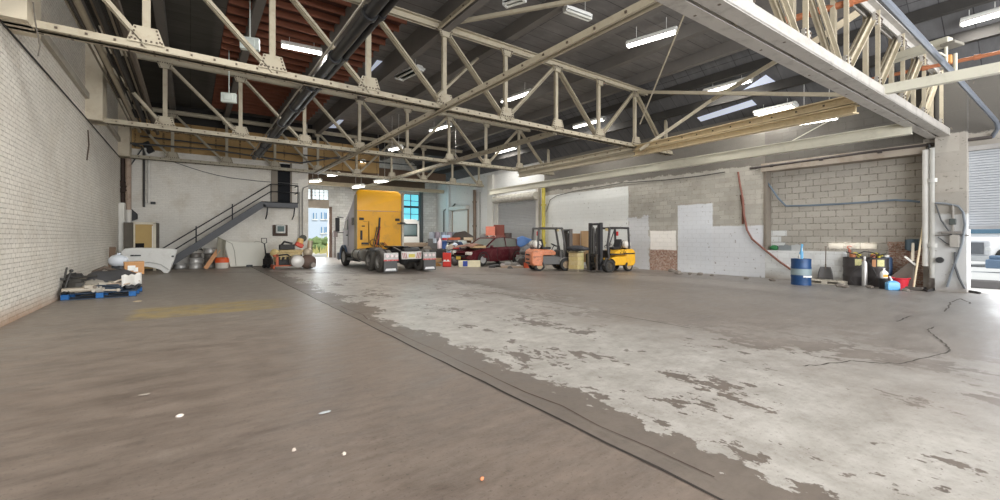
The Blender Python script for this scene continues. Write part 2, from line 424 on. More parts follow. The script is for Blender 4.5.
w = MB(); w.bb((XR-.03, 7.56, 1.12), (XR+.45, 7.66, 4.3)); struct('trim_14', w, M(120, 112, 102, .7), smooth=0)
PL = wallmat('pillar_concrete', 'x', (158, 153, 145), (118, 112, 104), 2.2, .6, .006, (120, 110, 98), .4, .5, .5, mamt=.3,
    zones=[(2.0, 2.9, 0, 2.35, (190, 191, 191), .25, .85), (-30, 8, 4.75, 12, (86, 83, 79), .3, .95)], low=(120, 112, 104))  # high dark zone is shadow on the upper wall, put into the colour
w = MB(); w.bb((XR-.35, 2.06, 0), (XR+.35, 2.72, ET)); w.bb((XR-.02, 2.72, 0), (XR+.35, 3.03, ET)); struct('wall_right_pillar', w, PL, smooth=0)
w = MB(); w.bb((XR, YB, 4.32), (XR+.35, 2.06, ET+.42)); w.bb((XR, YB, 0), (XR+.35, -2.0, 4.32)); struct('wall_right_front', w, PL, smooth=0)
w = MB(); w.bb((XR-.05, -2, 4.2), (XR+.3, 2.06, 4.34)); struct('trim_15', w, M(150, 148, 146, .6), smooth=0)

def slat_mat(name, base, dark, pitch):
    t = NT(name); X, Y, Z = t.sep(t.pos()); k = t.math('FRACT', t.math('DIVIDE', Z, pitch))
    n = t.noise(t.pos(), 1.5, 4)
    col = t.mix(t.ramp(k, .75, .95), t.mix(n, tuple(c*.85 for c in sr(*base)), tuple(c*1.05 for c in sr(*base))), sr(*dark))
    return t.out(col, .5, .2, t.math('SINE', t.math('MULTIPLY', k, PI)), .8, .03)
# half-raised shutter in the right-hand door, ribs as real folds
def shutter(name, X, y0, y1, z0, z1, pitch, mat, d=.03):
    n = int((z1-z0)/pitch); vs = []; fs = []
    for i in range(n):
        for dz, dx in ((0, 0), (pitch*.15, -d), (pitch*.85, -d), (pitch*.98, 0)):
            vs += [(X+dx, y0, z0+i*pitch+dz), (X+dx, y1, z0+i*pitch+dz)]
    for i in range(len(vs)//2-1): fs.append((2*i, 2*i+1, 2*i+3, 2*i+2))
    b = MB(); b.add(vs, fs); return struct(name, b, mat, smooth=0)
dm = M(176, 180, 186, .45, .2, .08)
o = shutter('door_1', XR+.06, -2, 2.06, 1.95, 4.3, .075, dm)
b = MB(); b.bb((XR+.0, -2, 1.88), (XR+.1, 2.06, 1.98)); b.build('bottom_rail', M(150, 152, 156, .5, .3), o, smooth=0)
# closed grey shutter farther along, with its rolled hood
o = shutter('door_2', XR-.06, 21.5, 25.9, 0, 4.15, .11, M(160, 160, 160, .6, .1, .12))
b = MB(); b.cyl((XR-.32, 21.3, 4.4), (XR-.32, 26.1, 4.4), .26, n=18)
for i in range(12): b.cyl((XR-.32, 21.6+i*.38, 4.4), (XR-.32, 21.7+i*.38, 4.4), .275, n=18)
b.build('hood', M(188, 184, 174, .6, .1, .25, 5, (90, 80, 70), .6), o)
b = MB(); b.bb((XR-.2, 25.9, 0), (XR, 26.15, 4.9)); b.bb((XR-.2, 21.25, 0), (XR, 21.5, 4.9)); b.build('door_frame', M(190, 186, 178), o, smooth=0)
# white wide door with hood, far right wall
o = shutter('door_3', XR-.05, 30.3, 32.8, 0, 3.95, .16, M(222, 222, 218, .55, 0, .05), .012)
b = MB(); b.bb((XR-.35, 30.1, 3.95), (XR, 33.0, 4.3)); b.build('hood', M(205, 203, 196, .5, 0, .1), o, bevel=.04)
b = MB(); b.bb((XR-.12, 30.2, 0), (XR, 30.3, 3.95)); b.bb((XR-.12, 32.8, 0), (XR, 32.9, 3.95)); b.build('door_frame', M(150, 135, 118), o, smooth=0)
# pilasters along right wall
for i, (y, wd, c) in enumerate([(26.9, .7, (206, 204, 198)), (33.6, .5, (200, 205, 206))]):
    w = MB(); w.bb((XR-.18, y-wd/2, 0), (XR, y+wd/2, ET)); struct('trim_%d' % (16+i), w, M(*c, .7, 0, .1), smooth=0)
# beam over the white part of the right wall, left pilasters
w = MB()
for y in (11.65, 19.8, 27.6): w = MB(); w.bb((XL, y-.45, H+3.9), (XL+.42, y+.45, DK)); struct('trim_%d' % (18+int(y/9)), w, M(196, 186, 166, .7, 0, .12, 1.5, (140, 112, 80), .3), smooth=0)
# ledge on the left wall at truss seat height
w = MB(); w.bb((XL, YB, H+4.55), (XL+.1, YS, H+4.75)); struct('trim_22', w, M(176, 170, 158, .7), smooth=0)

# roof: deck, sloping eaves strip, purlins
def deck_mat(name, a, b, seam, red=False):
    t = NT(name); P = t.pos(); X, Y, Z = t.sep(P)
    uv = t.comb(X, Y, 0); bk = t.n('ShaderNodeTexBrick'); t.l(uv, bk.inputs['Vector'])
    bk.inputs['Scale'].default_value = 1; bk.inputs['Brick Width'].default_value = 2.36; bk.inputs['Row Height'].default_value = .6; bk.inputs['Mortar Size'].default_value = .012; bk.offset = .0
    bk.inputs['Color1'].default_value = (*sr(*a), 1); bk.inputs['Color2'].default_value = (*sr(*b), 1); bk.inputs['Mortar'].default_value = (*sr(*seam), 1)
    n = t.noise(t.scalev(P, (1, 3, 1)), 1.2, 5, .7)
    soot = t.math('MULTIPLY', t.ramp(X, 1.2, .6), .72)  # deck tone gets darker towards the left side
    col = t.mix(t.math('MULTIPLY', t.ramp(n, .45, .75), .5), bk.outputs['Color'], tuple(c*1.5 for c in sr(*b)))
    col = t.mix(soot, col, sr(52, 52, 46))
    return t.out(col, .85, 0, n, .3, .02, .2)
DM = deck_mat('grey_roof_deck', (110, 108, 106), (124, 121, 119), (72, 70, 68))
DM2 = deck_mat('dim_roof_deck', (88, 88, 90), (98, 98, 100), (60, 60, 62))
XK = 15.95
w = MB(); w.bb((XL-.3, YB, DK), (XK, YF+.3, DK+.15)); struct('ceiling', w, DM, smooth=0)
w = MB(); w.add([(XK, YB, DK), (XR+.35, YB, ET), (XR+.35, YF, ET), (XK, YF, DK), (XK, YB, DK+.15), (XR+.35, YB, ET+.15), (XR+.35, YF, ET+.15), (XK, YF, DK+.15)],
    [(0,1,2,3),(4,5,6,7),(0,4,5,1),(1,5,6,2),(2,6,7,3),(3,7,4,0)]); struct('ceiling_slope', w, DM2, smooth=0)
NODES = [-.75+2.36*k for k in range(8)]
TM = M(112, 108, 104, .85, 0, .2, 1.5)
for i, x in enumerate([-3.0+.35]+NODES):
    dp = {3: 1.0, 4: .75}.get(i, .42); w = MB(); w.bb((x-.12, YB, DK-dp), (x+.12, YF, DK)); struct('ceiling_beam', w, TM, smooth=0)
for i, (x, dz) in enumerate([(16.8, 0), (17.7, 0)]):
    zz = DK+(ET-DK)*(x-XK)/(XR+.35-XK); w = MB(); w.bb((x-.09, YB, zz-.3), (x+.09, YF, zz+.02)); struct('ceiling_beam', w, M(56, 54, 52, .9), smooth=0)
# red-brown joisted patch of the roof at upper left
RM = M(78, 42, 34, .85, 0, .25, 2, (56, 36, 30), .5)
w = MB(); w.bb((.9, 12.5, DK-.05), (5.6, 27.8, DK)); struct('ceiling_boards', w, RM, smooth=0)
JM = M(128, 78, 58, .85, 0, .25, 2)
for i in range(24):
    y = 12.8+i*.62; w = MB(); w.bb((.9, y-.03, DK-.24), (5.6, y+.03, DK-.05)); struct('ceiling_joist', w, JM, smooth=0)
# pale roof lights in the sloping strip and over the truck bay, plus a lit sheet given a glow
sky = emis(196, 204, 222, .55)
def slopez(x): return DK+(ET-DK)*(x-XK)/(XR+.35-XK)
def onslope(px, py):
    d = ray(px, py); k = (ET-DK)/(XR+.35-XK); t = (DK - k*XK - H)/(d.z - k*d.x); return EYE + d*t - Vector((.01, 0, .03))
for i, qd in enumerate([((742,90),(766,74),(786,88),(748,95)), ((806,72),(842,62),(852,70),(822,82)), ((697,117),(752,99),(757,104),(701,121))]):  # last quad: skylit sheet, its brightness made by an emissive pane
    w = MB(); w.add([onslope(*p) for p in qd], [(0,1,2,3)]); struct('window_%d' % (3+i), w, sky, smooth=0)
for i, (a, b_, c, d) in enumerate([((362,80),(376,78),(386,62),(377,60)), ]):
    q = [atz(*p, DK-.03) for p in (a, b_, c, d)]
    w = MB(); w.add(q, [(0,1,2,3)]); struct('window_8', w, sky, smooth=0)
w = MB(); q = [atz(*p, DK-.03) for p in ((316,128),(336,128),(344,120),(326,119))]; w.add(q, [(0,1,2,3)]); struct('window_6', w, sky, smooth=0)

# outdoors
w = MB(); w.bb((-30, YF+.3, -.25), (60, 95, -.02)); struct('yard_ground', w, M(205, 200, 190, .9, 0, .1, .4), smooth=0)
w = MB(); w.bb((XR+.3, -30, -.25), (60, YF+.3, -.02)); struct('side_yard_ground', w, M(196, 196, 194, .9, 0, .12, .3), smooth=0)
w = MB(); w.bb((-20, -40, -.25), (XR+.3, YB, -.02)); struct('front_ground', w, M(170, 166, 160, .9, 0, .1, .3), smooth=0)
# ------------------------------------------------------------------ roof trusses
def gusset_mb(c, w, h, flip=0, th=.03, face=-1):
    """riveted plate in the XZ plane; face -1 = side toward the camera"""
    b = MB(); x, y, z = c
    b.prism([(x-w/2, z), (x+w/2, z), (x+w*.32, z+h), (x-w*.32, z+h)] if not flip else [(x-w*.32, z-h), (x+w*.32, z-h), (x+w/2, z), (x-w/2, z)], y-th, y+th, 'y')
    b.mat(1); s = -1 if flip else 1
    for k in range(7):
        u = x-w*.42+w*.84*k/6; b.box((u, y-th-.008, z+s*.05), (.035, .016, .035))
    for k in range(4):
        for q in (-1, 1): b.box((x+q*(w*.40-w*.12*(k+1)/4), y-th-.008, z+s*h*(k+1)/4.6), (.033, .016, .033))
    return b
def truss(label, Y, zb, zt, x0, x1, nodes, diags, group, mt=cream, rot=0, wide=.34, piv=None, topx=None, rz=0, gs=None, riv=.42, split=False, web=None):
    t = thing('roof_truss', label, 'truss', (0, Y, 0), rz, group)
    c = MB()                                             # bottom chord: pair of angles with a gap between
    g = wide*.16
    for s in (-1, 1):
        c.bb((x0, s*g, zb), (x1, s*(g+.025), zb+.17)); c.bb((x0, s*g, zb), (x1, s*wide/2, zb+.025))
    if split:
        for s in (-1, 1): c.bb((x0, s*.03, zb-.012), (x1, s*wide/2, zb)); c.bb((x0, s*wide/2-s*.03, zb), (x1, s*wide/2, zb+.2))
    c.mat(1)
    for i in range(int((x1-x0)/riv)):
        for s in (-1, 1): c.box((x0+.3+i*riv, s*(g+.034), zb+.1), (.04, .02, .04)); c.box((x0+.5+i*riv, s*(wide*.34), zb-.008), (.035, .035, .016))
    c.build('bottom_chord', [mt, rivet], t, smooth=0)
    c = MB(); tx0, tx1 = topx or (x0, x1)
    for s in (-1, 1):
        c.bb((tx0, s*.05, zt-.17), (tx1, s*.075, zt)); c.bb((tx0, s*.05, zt-.025), (tx1, s*.19, zt))
    c.build('top_chord', mt, t, smooth=0)
    web = web or mt
    for x in nodes:
        v = MB()
        if split:
            for s in (-1, 1): v.bb((x-.06, s*.07, zb+.1), (x+.06, s*.1, zt-.06)); v.bb((x-.06, s*.1, zb+.1), (x-.03, s*.15, zt-.06))
        for s in (-1, 1) if not split else (): v.bb((x-.055, s*.03, zb+.1), (x+.055, s*.055, zt-.06)); v.bb((x+s*.055-.012, -.05, zb+.1), (x+s*.055+.012, .05, zt-.06))
        v.build('vertical_strut', web, t, smooth=0)
        gusset_mb((x, -.09 if wide < .4 else -.1, zb+.14), .62 if not gs else gs, .34).build('gusset_plate', [mt, rivet], t, smooth=0)
        gusset_mb((x, -.09, zt-.14), .5, .24, 1).build('gusset_plate', [mt, rivet], t, smooth=0)
    for (xa, za, xb, zz) in diags:
        d = MB(); p = Vector((xa, 0, zt-.1 if za else zb+.1)); q = Vector((xb, 0, zt-.1 if zz else zb+.1))
        for s in (-1, 1): d.bar(p+Vector((0, s*.04, 0)), q+Vector((0, s*.04, 0)), .022, .11, (0,0,1)); d.bar(p+Vector((0, s*.085, -.04)), q+Vector((0, s*.085, -.04)), .07, .02, (0,0,1))
        d.build('diagonal_brace', web, t, smooth=0)
    return t
N = [-.75+2.36*k for k in range(9)]
def pratt(n): 
    return [(-2.7, 1, n[0], 0), (n[0], 1, n[1], 0), (n[1], 1, n[2], 0), (n[2], 1, n[3], 0), (n[3], 1, n[4], 0), (n[5], 1, n[4], 0), (n[5], 1, n[6], 0), (n[7], 1, n[6], 0), (n[7], 1, n[8], 0)]
ZB = H+3.9; ZT = H+6.52
truss('cream riveted steel roof truss spanning above the empty floor, nearest full truss', 11.65, ZB, ZT, XL, 18.55, N, pratt(N), None, topx=(XL, 16.6))
truss('cream riveted steel roof truss above the cluttered pallet and yellow truck rear', 19.8, ZB, ZT, XL, 18.55, N, pratt(N), None, topx=(XL, 16.6))
truss('cream riveted steel roof truss running along the top of the stair wall', 27.75, ZB, ZT, XL, 18.55, N, pratt(N), None, mt=cream2, topx=(XL, 16.6))
# nearest truss, slightly lower, with broad grey double-plate bottom chord
A = atz(690, 0, H+3.05); B = atz(946, 141, H+3.05)
ang = math.atan2(B.y-A.y, B.x-A.x); Y0 = A.y - A.x*math.tan(ang)
NN = [2.7, 4.6, 6.5, 8.5, 10.4, 12.3, 14.2, 16.2, 18.2]
dg = [(NN[0], 1, NN[1], 0), (NN[1], 1, NN[2], 0), (NN[2], 1, NN[3], 0), (NN[3], 1, NN[4], 0)] + [(NN[i+1], 1, NN[i], 0) for i in range(4, 8)]
truss('grey roof truss nearest the viewer at upper right, wide split bottom chord', Y0, H+3.05, H+5.05, XL+.3, B.x/math.cos(ang), NN, dg, None, mt=greywhite, wide=.5, rz=ang, gs=.34, riv=1.9, split=True, web=M(190, 180, 158, .6, 0, .1, 2, (110, 96, 80), .3))
def t0(x): return Y0 + x*math.tan(ang)

# ------------------------------------------------------------------ longitudinal steel
def runner(name, label, cat, p, q, w, h, mt, kind='angles', group=None):
    p = Vector(p); q = Vector(q); t = thing(name, label, cat, p, 0, group); d = q-p; b = MB(); O = Vector((0,0,0))
    side = d.cross(Vector((0,0,1))).normalized()
    if kind == 'angles':
        for s in (-1, 1):
            b.bar(side*(s*w*.22), d+side*(s*w*.22), .025, h); b.bar(side*(s*w*.36)+Vector((0,0,-h/2)), d+side*(s*w*.36)+Vector((0,0,-h/2)), w*.28, .025)
    elif kind == 'channel':
        b.bar(O, d, .03, h); b.bar(side*w*.4+Vector((0,0,h/2)), d+side*w*.4+Vector((0,0,h/2)), w, .03); b.bar(side*w*.4-Vector((0,0,h/2)), d+side*w*.4-Vector((0,0,h/2)), w, .03)
        b.bar(-side*w*.4+Vector((0,0,h/2)), d-side*w*.4+Vector((0,0,h/2)), w, .03); b.bar(-side*w*.4-Vector((0,0,h/2)), d-side*w*.4-Vector((0,0,h/2)), w, .03)
    elif kind == 'box': b.bar(O, d, w, h)
    elif kind == 'double':
        for zz in (-h*.27, h*.27):
            b.bar(Vector((0,0,zz)), d+Vector((0,0,zz)), .05, h*.42); b.bar(Vector((0,0,zz+h*.2)), d+Vector((0,0,zz+h*.2)), w, .03); b.bar(Vector((0,0,zz-h*.2)), d+Vector((0,0,zz-h*.2)), w*.8, .03)
    b.mat(1); n = int(d.length/.7)
    if kind in ('double', 'angles'):
        for i in range(1, n):
            for s in (-1, 1): b.box(d*(i/n)+side*(s*(w*.22+.018 if kind == 'angles' else .035))+Vector((0,0,.0 if kind == 'angles' else h*.27)), (.04, .04, .04))
    b.build('web', [mt, rivet], t, smooth=0)
    return t
e0 = atz(652, -1, ZB-.05)
runner('steel_tie_beam', 'cream double-angle tie beam running from top centre of frame down to the stair wall corner', 'beam', (6.2, 4.0, ZB+.02), (6.2, 27.6, ZB+.02), .2, .15, cream)
r2 = atz(856, 104, H+3.2)
runner('crane_runway_beam', 'cream double-stacked steel beam whose cut end stops below the grey truss', 'beam', (15.7, 19.7, ZB-.12), (15.75, 11.65, ZB-.12), .26, .5, cream, 'double')
runner('crane_runway_beam', 'tan double-stacked steel beam with open cut end over the block wall', 'beam', (15.75, 11.6, ZB-.14), r2, .26, .45, M(204, 186, 150, .6, 0, .1, 2, (120, 96, 70), .35), 'double')
q3 = atz(912, 128, H+3.0); p3 = atd(490, 192.5, 26.5)
runner('steel_girder', 'long smooth off-white girder hung along the right-hand wall', 'beam', p3, q3, .12, .3, ivory, 'channel')
p4 = atz(868, 93, H+3.2); q4 = atz(1010, 66, H+3.2)
runner('steel_girder', 'short off-white girder right of the grey truss, running out of frame', 'beam', p4, q4, .14, .2, ivory, 'box')
runner('steel_tie_beam', 'cream tie beam crossing behind the second truss toward the far bay', 'beam', (11.0, 11.65, ZB+.02), (11.0, YF-.1, ZB+.02), .22, .16, cream2)
runner('steel_tie_beam', 'upper tie beam joining truss tops over the floor centre', 'beam', (6.2, 1.5, ZT-.1), (6.2, 11.6, ZT-.1), .26, .18, cream)
runner('steel_lintel_beam', 'tan steel beam crossing above the far bay behind the yellow truck', 'beam', (5.9, 34.3, 5.75), (18.6, 34.3, 5.75), .2, .3, M(186, 172, 146, .7), 'box')
runner('timber_header', 'dark brown timber header over the far bay', 'beam', (5.9, 31.5, 6.5), (17.2, 31.5, 6.5), .3, .75, M(96, 78, 64, .9), 'box')
runner('timber_header', 'second brown timber header deeper in the far bay', 'beam', (5.9, 35.4, 6.3), (17.2, 35.4, 6.3), .3, .7, M(104, 88, 74, .9), 'box')
runner('sway_brace', 'thin cream brace rising right from the centre truss node', 'brace', aty(437, 96, 11.4), aty(497, 40, 14.5), .08, .08, cream, 'box')
runner('sway_brace', 'cream horizontal brace fanning right from the centre truss top', 'brace', aty(441, 25, 11.5), atz(590, -2, ZT-.2), .1, .1, cream, 'box')
runner('sway_brace', 'cream diagonal brace from lower truss to the centre right roof', 'brace', atd(640, 150, 17.8), atd(712, 100, 17.0), .1, .12, cream, 'box')
runner('sway_brace', 'cream diagonal brace continuing up behind the grey truss', 'brace', atd(712, 100, 17.0), atd(803, 45, 13.0), .1, .12, cream, 'box')
runner('sway_brace', 'cream level brace meeting the cut end of the tan beam', 'brace', atd(638, 92, 18.5), atd(850, 95, 13.0), .1, .12, cream, 'box')
runner('sway_brace', 'tan slanting strut behind the grey truss at top right', 'brace', atd(805, 48, 11.5), atd(862, 10, 11.0), .1, .16, M(190, 176, 150), 'box')
runner('hanger_rod', 'thin pale rod hanging from roof beside the bright centre fixture', 'rod', atd(690, 0, 9.0), atd(640, 124, 13), .03, .03, cream, 'box')
runner('hanger_rod', 'thin pale rod slanting below the white girder on the block wall', 'rod', atd(838, 116, 15.3), atd(790, 142, 16.2), .03, .03, ivory, 'box')

# ------------------------------------------------------------------ pipes and cable runs
def pipe(name, label, cat, pts, r, mt, n=8, group=None, fit=0):
    pts = [Vector(p) for p in pts]; b = MB(); b.tube([p-pts[0] for p in pts], r, n)
    for i in range(fit):
        k = pts[0].lerp(pts[-1], (i+.5)/fit)-pts[0]; d = (pts[-1]-pts[0]).normalized()*.06; b.cyl(k-d, k+d, r*1.35, n=n)
    o = b.build(name, mt, None, 40, loc=pts[0]); return tag(o, label, cat, group)
orange = M(168, 104, 70, .6, 0, .15, 3, (110, 62, 40), .4)
pipe('sprinkler_pipe', 'rust-orange sprinkler pipe crossing at top right above the grey truss', 'pipe', [atz(768, 26, H+4.6), atz(868, -3, H+4.6)], .07, orange, fit=3)
pipe('sprinkler_pipe', 'rust-orange sprinkler pipe lower right running out of frame', 'pipe', [atd(858, 82, 12.6), atd(1006, 51, 10.5)], .05, orange, fit=3)
pipe('steel_conduit', 'blue-grey conduit slanting down from top right to the wall pipe', 'pipe', [atd(880, -5, 6.5), atd(950, 70, 8.9), atd(996, 121, 12.0), atd(998, 128, 12.1), atd(992, 137, 12.3)], .055, M(116, 122, 132, .4, .4, .1))
pipe('wall_pipe', 'dark pipe running level across the upper right wall above the lintel', 'pipe', [atx(992, 137, XR-.1), atx(870, 152, XR-.1), atx(750, 168.5, XR-.1)], .05, M(70, 64, 62, .6, .2), fit=4)
dd = [(2.82, .12, 4.35), (3.06, .075, 4.4)]
for i, (x, r, zz) in enumerate(dd):
    pipe('black_duct', ['broad black duct running overhead past the red joists', 'slimmer black pipe beside the broad black duct'][i], 'duct', [(x, 4.5, H+zz), (x, 26.8, H+zz)], r, M(38, 38, 40, .4, .3, .2), 12, fit=9)
pipe('duct_edge_rail', 'pale galvanized edge rail along the black duct', 'pipe', [(2.63, 4.5, H+4.42), (2.63, 26.8, H+4.42)], .025, M(170, 165, 155, .5, .3))
lcol = [(150, 142, 126), (62, 54, 46), (168, 158, 138), (48, 44, 40), (120, 106, 90), (40, 38, 36), (176, 166, 148), (72, 62, 52), (98, 88, 78)]
names = ['tan', 'brown', 'cream', 'black', 'dusty brown', 'sooty', 'pale', 'dark brown', 'grey']
for i, c in enumerate(lcol):
    x = XL+.55+.115*i; zz = H+5.25+.09*math.sin(i*2.2)
    pipe('overhead_conduit', '%s conduit in the bundle high on the left wall, number %s from the wall' % (names[i], ['one','two','three','four','five','six','seven','eight','nine'][i]), 'conduit',
         [(x, 2.0, zz), (x, 9, zz+.02), (x+.02, 18, zz-.02), (x, 27.3, zz)], .03+.022*(i % 3), M(*c, .6, .1), 8, 'conduits along the left eaves')
pipe('wall_cable', 'thin black cable stretched along the left brick wall at truss height', 'cable', [(XL+.03, 2.0, H+3.93), (XL+.03, 12, H+3.9), (XL+.03, 19.5, H+3.9), (XL+.03, 27.5, H+3.86)], .018, black, 6)
pipe('hanging_cable', 'loose dark cable dangling from first truss at far upper left', 'cable', [aty(33, 2, 10.8), aty(35, 20, 10.9), aty(40, 46, 10.9), aty(38, 56, 10.9)], .012, M(90, 84, 76), 6)
pipe('hanging_cable', 'short dark wire hanging down the left brick wall', 'cable', [atx(88, 130, XL+.03), atx(89, 145, XL+.03), atx(87, 160, XL+.03)], .02, M(84, 70, 60), 6)
pipe('power_cable', 'sagging thin cable across the stair wall', 'cable', [aty(163+i*13.5, 158+22*math.sin(min(1, i/7)*PI/2)+(0 if i < 6 else (i-6)*1.0), YS-.05) for i in range(11)], .018, M(92, 92, 92), 6)
pipe('steel_conduit', 'dark service line strung along the truss above the stair wall', 'pipe', [aty(130, 143, 26.6), aty(215, 150, 26.6), aty(300, 163, 26.6), aty(340, 157, 26.6)], .045, steel_dark, 6)
pipe('steel_conduit', 'second dark service line just under the tan sheets', 'pipe', [aty(140, 136, 28.1), aty(240, 148, 28.1), aty(330, 158, 28.1), aty(420, 166, 28.1)], .04, steel_dark, 6)
# corner drain pipe and boxed wall fittings on the left
t = thing('drain_pipe', 'rusty white drain pipe standing in the left corner', 'pipe', (XL+.3, YS-.3, 0))
b = MB(); b.cyl((0,0,0), (0,0,3.0), .13, n=12); b.build('lower_pipe', M(216, 212, 204, .6, 0, .1), t)
b = MB(); b.cyl((0,0,3.0), (0,0,H+3.9), .12, n=12); b.build('upper_pipe', M(170, 150, 134, .7, 0, .2, 3, (92, 58, 42), .6), t)
b = MB(); b.cyl((-.22,.1,2.9), (-.22,.1,H+3.9), .09, n=10)
for i in range(9): b.ball((-.2+random.uniform(-.05,.05), -.05, 3.9+i*.06), (.28, .2, .14), 8, 5, .2)
b.build('blackened_joint', M(60, 46, 40, .8), t)
b = MB(); b.bb((-.29, -.75, 0), (-.08, -.2, 3.3)); b.build('boxed_casing', M(222, 220, 212, .7, 0, .06), t, smooth=0)
g = aty(129.5, 215, YS-.02); b = MB(); b.prism([(-.32, -.28), (.05, -.32), (.32, -.2), (.32, .05), (.1, .3), (-.32, .32)], -.28, 0, 'y')
tag(b.build('wall_speaker', black, None, 30, loc=g, bevel=.02), 'black angled box mounted on the corner wall above the tan cabinet', 'box')
t = thing('conduit_drop', 'twin grey conduit drop with elbow ending on the stair wall', 'conduit', aty(144, 207, YS-.12))
b = MB(); b.tube([(0,0,0), (0,0,2.9), (-.1,0,3.05), (-.5,0,3.15)], .05); b.build('dark_conduit', M(70, 70, 68, .5, .3), t)
b = MB(); b.tube([(.18,0,.2), (.18,0,2.4), (.05,-.05,3.0)], .055); b.build('pale_conduit', M(206, 204, 198, .5), t)
b = MB(); b.box((.36, 0, .22), (.2, .1, .12)); b.build('junction_box', steel_dark, t, bevel=.01)
b = MB(); b.bar((.05,0,3.3), (.3,-.1,2.8), .12, .3); b.bar((-.5,0,2.1),(-.05,0,3.0),.05); b.build('bracket', steel_dark, t, smooth=0)
# right-hand wall pipes
pipe('downpipe', 'yellow painted downpipe on the right wall behind the orange forklift', 'pipe', [atx(543.5, 262, XR-.2), atx(543.5, 186, XR-.2)], .12, M(188, 172, 70, .5, 0, .12, 3, (120, 100, 60), .4), 12, fit=2)
pipe('downpipe', 'brown rusted downpipe just left of the yellow one', 'pipe', [atx(538, 262, XR-.1), atx(538, 186, XR-.1)], .09, M(120, 84, 66, .7), 10)
pipe('downpipe', 'tall brown vertical pipe beside the white far door', 'pipe', [atx(474.5, 262, XR-.15), atx(474.5, 190, XR-.15)], .13, M(118, 100, 84, .6), 10, fit=3)
pipe('steel_conduit', 'grey elbowed conduit on the far white wall', 'pipe', [atx(443.5, 238, XR-.1), atx(443.5, 211, XR-.1), atx(446, 209, XR-.1), atx(452, 207, XR-.1), atx(455, 204, XR-.1)], .06, M(110, 110, 108, .5))
pipe('steel_conduit', 'slim vertical conduit right of the brown pipe', 'pipe', [atx(480, 250, XR-.08), atx(480, 192, XR-.08)], .04, M(140, 138, 134, .5))
pipe('rust_streaked_pipe', 'rust-red vertical pipe left of the grey shutter', 'pipe', [atx(489, 246, XR-.1), atx(489, 200, XR-.1)], .06, M(150, 110, 90, .7))
pipe('wall_cable', 'thin cable curving along the white wall above the forklifts', 'cable', [atx(x, y, XR-.06) for x, y in ((546, 212), (550, 200), (556, 196), (575, 191), (600, 187), (622, 183), (665, 180), (700, 176), (725, 172))], .02, M(70, 68, 66), 6)
pipe('rubber_hose', 'dark red hose hanging down the right wall toward the blue drum', 'hose', [atx(x, y, XR-.12) for x, y in ((738, 172), (740, 185), (743, 200), (744, 215), (747, 230), (752, 239), (765, 250), (780, 262), (793, 271))], .04, M(122, 78, 66, .6), 8)
pipe('rusty_bracket_pipe', 'short rusted stub hanging beside the red hose', 'pipe', [atx(741, 195, XR-.08), atx(743, 208, XR-.08), atx(743, 224, XR-.08)], .05, M(96, 62, 50, .8), 8)
pipe('blue_hose', 'blue-grey air hose looping across the cinder block infill', 'hose', [atx(x, y, XR+.18) for x, y in ((752, 169), (760, 173), (768, 183), (778, 198), (786, 206), (810, 205.5), (840, 204), (870, 202), (895, 200), (912, 201), (920, 202))], .035, M(96, 110, 124, .5), 8)
pipe('column_pipe', 'pale square downpipe at the left edge of the block bay pillar, lower half white', 'pipe', [atx(926, 266, XR-.2), atx(926, 215, XR-.2), atx(926, 150, XR-.2)], .09, M(206, 204, 200, .6), 10)
pipe('column_pipe', 'dark thin pipe between the two pale pillar pipes', 'pipe', [atx(929.5, 262, XR-.2), atx(929.5, 145, XR-.2)], .03, steel_dark, 8)
pipe('column_pipe', 'fat pale pipe nearest the concrete pillar', 'pipe', [atx(934, 278, XR-.25), atx(934, 148, XR-.25)], .10, M(200, 200, 196, .6), 12, fit=2)
# ------------------------------------------------------------------ vehicles
def tyre(c, r, w, axis='x', n=24):
    b = MB(); b.lathe([(r*.58, -w*.42), (r*.62, -w*.5), (r*.9, -w*.5), (r*.985, -w*.38), (r, -w*.2), (r, w*.2), (r*.985, w*.38), (r*.9, w*.5), (r*.62, w*.5), (r*.58, w*.42), (r*.58, -w*.42)], n, c, axis)
    return b
def rim(c, r, w, axis='x', side=-1, dish=.3):
    b = MB(); s = side
    b.lathe([(r*.6, s*w*.46), (r*.55, s*w*.36), (r*.5, s*w*(.5-dish)), (r*.22, s*w*(.5-dish)), (r*.2, s*w*.42), (.001, s*w*.42)], 20, c, axis)
    for i in range(8):
        t = 2*PI*i/8; o = (r*.33*math.cos(t), r*.33*math.sin(t)); z = s*w*(.5-dish)
        p = Vector((z, *o)) if axis == 'x' else Vector((o[1], z, o[0])); d = Vector((s*.02, 0, 0)) if axis == 'x' else Vector((0, s*.02, 0))
        b.cyl(Vector(c)+p, Vector(c)+p+d, r*.035, n=6)
    return b

